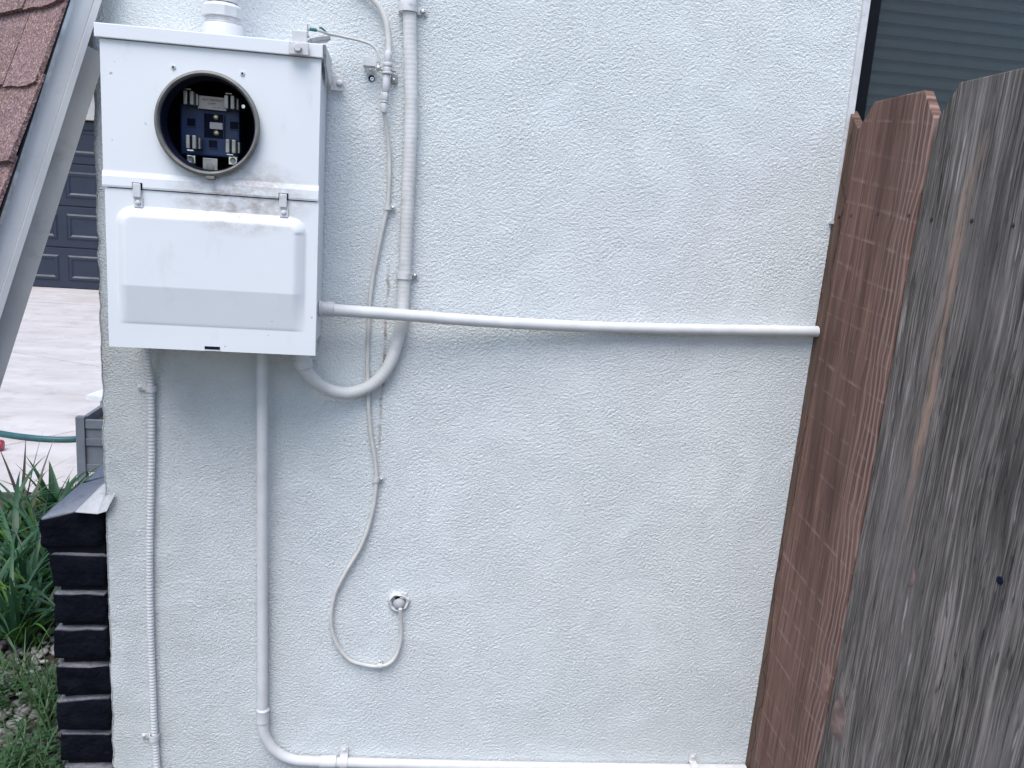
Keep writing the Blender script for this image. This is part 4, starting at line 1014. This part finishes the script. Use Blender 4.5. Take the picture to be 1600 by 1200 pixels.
STRAP = [leaf_mesh('leaf', random.uniform(.34, .52), random.uniform(.009, .014), R(random.uniform(50, 82)), R(random.uniform(60, 150)), MT['aloe'], .35, 11, random.uniform(-.6, .6)) for _ in range(10)]
LIME = [leaf_mesh('leaf', random.uniform(.22, .4), random.uniform(.007, .011), R(random.uniform(45, 75)), R(random.uniform(70, 140)), MT['lime'], .3, 10, random.uniform(-.6, .6)) for _ in range(6)]
DRY = [leaf_mesh('leaf', random.uniform(.42, .5), .012, R(random.uniform(78, 88)), R(random.uniform(5, 30)), MT['dry'], .4, 10, .4) for _ in range(3)]
def clump(name, px, py, n, pool, label, group=None, sc=1.0, cat='plant', extra=None):
    b = atz(px, py, 0); root = thing(name, (b[0], b[1], 0), label, cat, group)
    for k in range(n):
        me = random.choice(pool) if not (extra and random.random() < .2) else random.choice(extra)
        o = link(bpy.data.objects.new('leaf', me), root, (b[0]+random.uniform(-.02, .02), b[1]+random.uniform(-.02, .02), random.uniform(0, .04)))
        o.rotation_euler = (random.uniform(-.15, .15), random.uniform(-.2, .15), k*2.399+random.uniform(-.3, .3)); s = sc*random.uniform(.75, 1.1); o.scale = (s, s, s)
clump('aloe_plant', 88, 806, 18, ALOE, 'spiky blue-green aloe rosette nearest the black brick ledge', sc=1.0)
clump('aloe_plant', 30, 842, 16, ALOE, 'spiky aloe rosette at the left edge below the driveway', sc=.9)
clump('dry_leaf_plant', 38, 815, 4, DRY, 'tall dry purplish strap leaves rising in front of the driveway', sc=1.0)
clump('broad_leaf_plant', 58, 800, 9, LIME, 'bright green broad-leaved plant behind the aloe', sc=.8)
clump('low_shrub', 118, 772, 12, LIME, 'small green shrub at the foot of the grey planter', sc=.45)
for (x, y) in ((8, 868), (62, 880), (28, 905), (78, 925), (-20, 930), (45, 952), (10, 975), (70, 985), (30, 1015), (-30, 870), (-25, 1000)):
    clump('strap_leaf_plant', x, y, 24, STRAP, 'dark green arching strap-leaf clump in the bed beside the brick', 'strap-leaf clumps in the planting bed', extra=LIME)
clump('grass_tuft', 48, 1010, 12, LIME, 'lighter green grassy tuft hanging over the gravel edge', sc=.8)

def gravel():
    bm = bmesh.new(); bmesh.ops.create_icosphere(bm, subdivisions=2, radius=1); bv = np.array([v.co[:] for v in bm.verts]); bf = np.array([[v.index for v in f.verts] for f in bm.faces]); bm.free()
    V = []; F = []; k = 0; r = np.random.default_rng(4)
    for i in range(3200):
        x = r.uniform(-1.75, -.655); y = r.uniform(-.1, 1.35)
        s = r.uniform(.008, .019)*np.array([1, r.uniform(.65, .95), r.uniform(.45, .7)])
        vv = bv*(1+.16*np.sin(bv[:, [1, 2, 0]]*r.uniform(1.5, 3)+r.uniform(0, 6)))*s
        a = r.uniform(0, 6.28); t = r.uniform(-.5, .5); ca, sa, ct, st = math.cos(a), math.sin(a), math.cos(t), math.sin(t)
        vv = vv @ np.array([[ca, sa, 0], [-sa, ca, 0], [0, 0, 1]]) @ np.array([[1, 0, 0], [0, ct, st], [0, -st, ct]])
        V.append(vv+[x, y, .006+r.uniform(0, .014)+.02*math.sin(5*x+2*y)*math.sin(3.7*y)]); F.append(bf+k); k += len(bv)
    V = np.concatenate(V); F = np.concatenate(F)
    me = bpy.data.meshes.new('gravel'); me.from_pydata(V.tolist(), [], F.tolist()); me.materials.append(mat_pebbles())
    me.polygons.foreach_set('use_smooth', [True]*len(F))
    tag(link(bpy.data.objects.new('gravel', me)), 'grey river pebbles covering the bed beside the black bricks', 'gravel', kind='stuff')
def mat_pebbles():
    mt, n, b = new_mat('mixed grey pebbles'); g = N(n, 'ShaderNodeNewGeometry')
    col = ramp(n, g.outputs['Random Per Island'], [(0.0, (.08, .076, .072)), (.35, (.16, .15, .14)), (.7, (.24, .23, .22)), (1.0, (.40, .39, .38))])
    v = coords(n); col = mix(n, ramp(n, noise(n, v, 60, 4), [(.4, 0.0), (.7, .45)]), col, (.16, .14, .125))
    n.links.new(col, b.inputs['Base Color']); b.inputs['Roughness'].default_value = .7; bump(n, b, noise(n, v, 160, 3), .25, .002); return mt
gravel()
def weeds():
    V = []; F = []; r = random.Random(8)
    def blade(p, L, w, az, el, droop, seg=4):
        x = z = 0; e = el; k0 = len(V)
        for i in range(seg+1):
            t = i/seg; ww = w*math.sin(max(.06, 1-t)*math.pi*.62)
            for sgn in (-1, 1): V.append((p[0]+x*math.cos(az)-sgn*ww*math.sin(az), p[1]+x*math.sin(az)+sgn*ww*math.cos(az), p[2]+z))
            x += math.cos(e)*L/seg; z += math.sin(e)*L/seg; e -= droop/seg
        for i in range(seg): k = k0+2*i; F.append((k, k+1, k+3, k+2))
    for i in range(75):
        p = atz(r.uniform(-20, 100), r.uniform(1060, 1260), 0) if i < 48 else atz(r.uniform(-20, 110), r.uniform(800, 1060), 0)
        n = r.randint(5, 9)
        for k in range(n):
            q = (p[0]+r.uniform(-.02, .02), p[1]+r.uniform(-.02, .02), .015)
            if i % 3 == 0: blade(q, r.uniform(.10, .22), .0025, r.uniform(0, 6.28), R(r.uniform(40, 85)), R(r.uniform(10, 90)))
            else:
                az = r.uniform(0, 6.28); L = r.uniform(.05, .11); blade(q, L, .002, az, R(60), R(30))
                for m_ in range(6):
                    t = (m_+1)/7*L; e = R(60-15*(m_+1)/7)
                    blade((q[0]+math.cos(az)*math.cos(e)*t, q[1]+math.sin(az)*math.cos(e)*t, q[2]+math.sin(e)*t), r.uniform(.012, .024), .0048, az+(1 if m_ % 2 else -1)*r.uniform(.6, 1.2), R(20), R(50), 3)
    me = bpy.data.meshes.new('weeds'); me.from_pydata(V, [], F); me.materials.append(MT['weed']); me.polygons.foreach_set('use_smooth', [True]*len(F))
    tag(link(bpy.data.objects.new('weeds', me)), 'low green weeds and grass growing through the gravel', 'weeds', kind='stuff')
weeds()
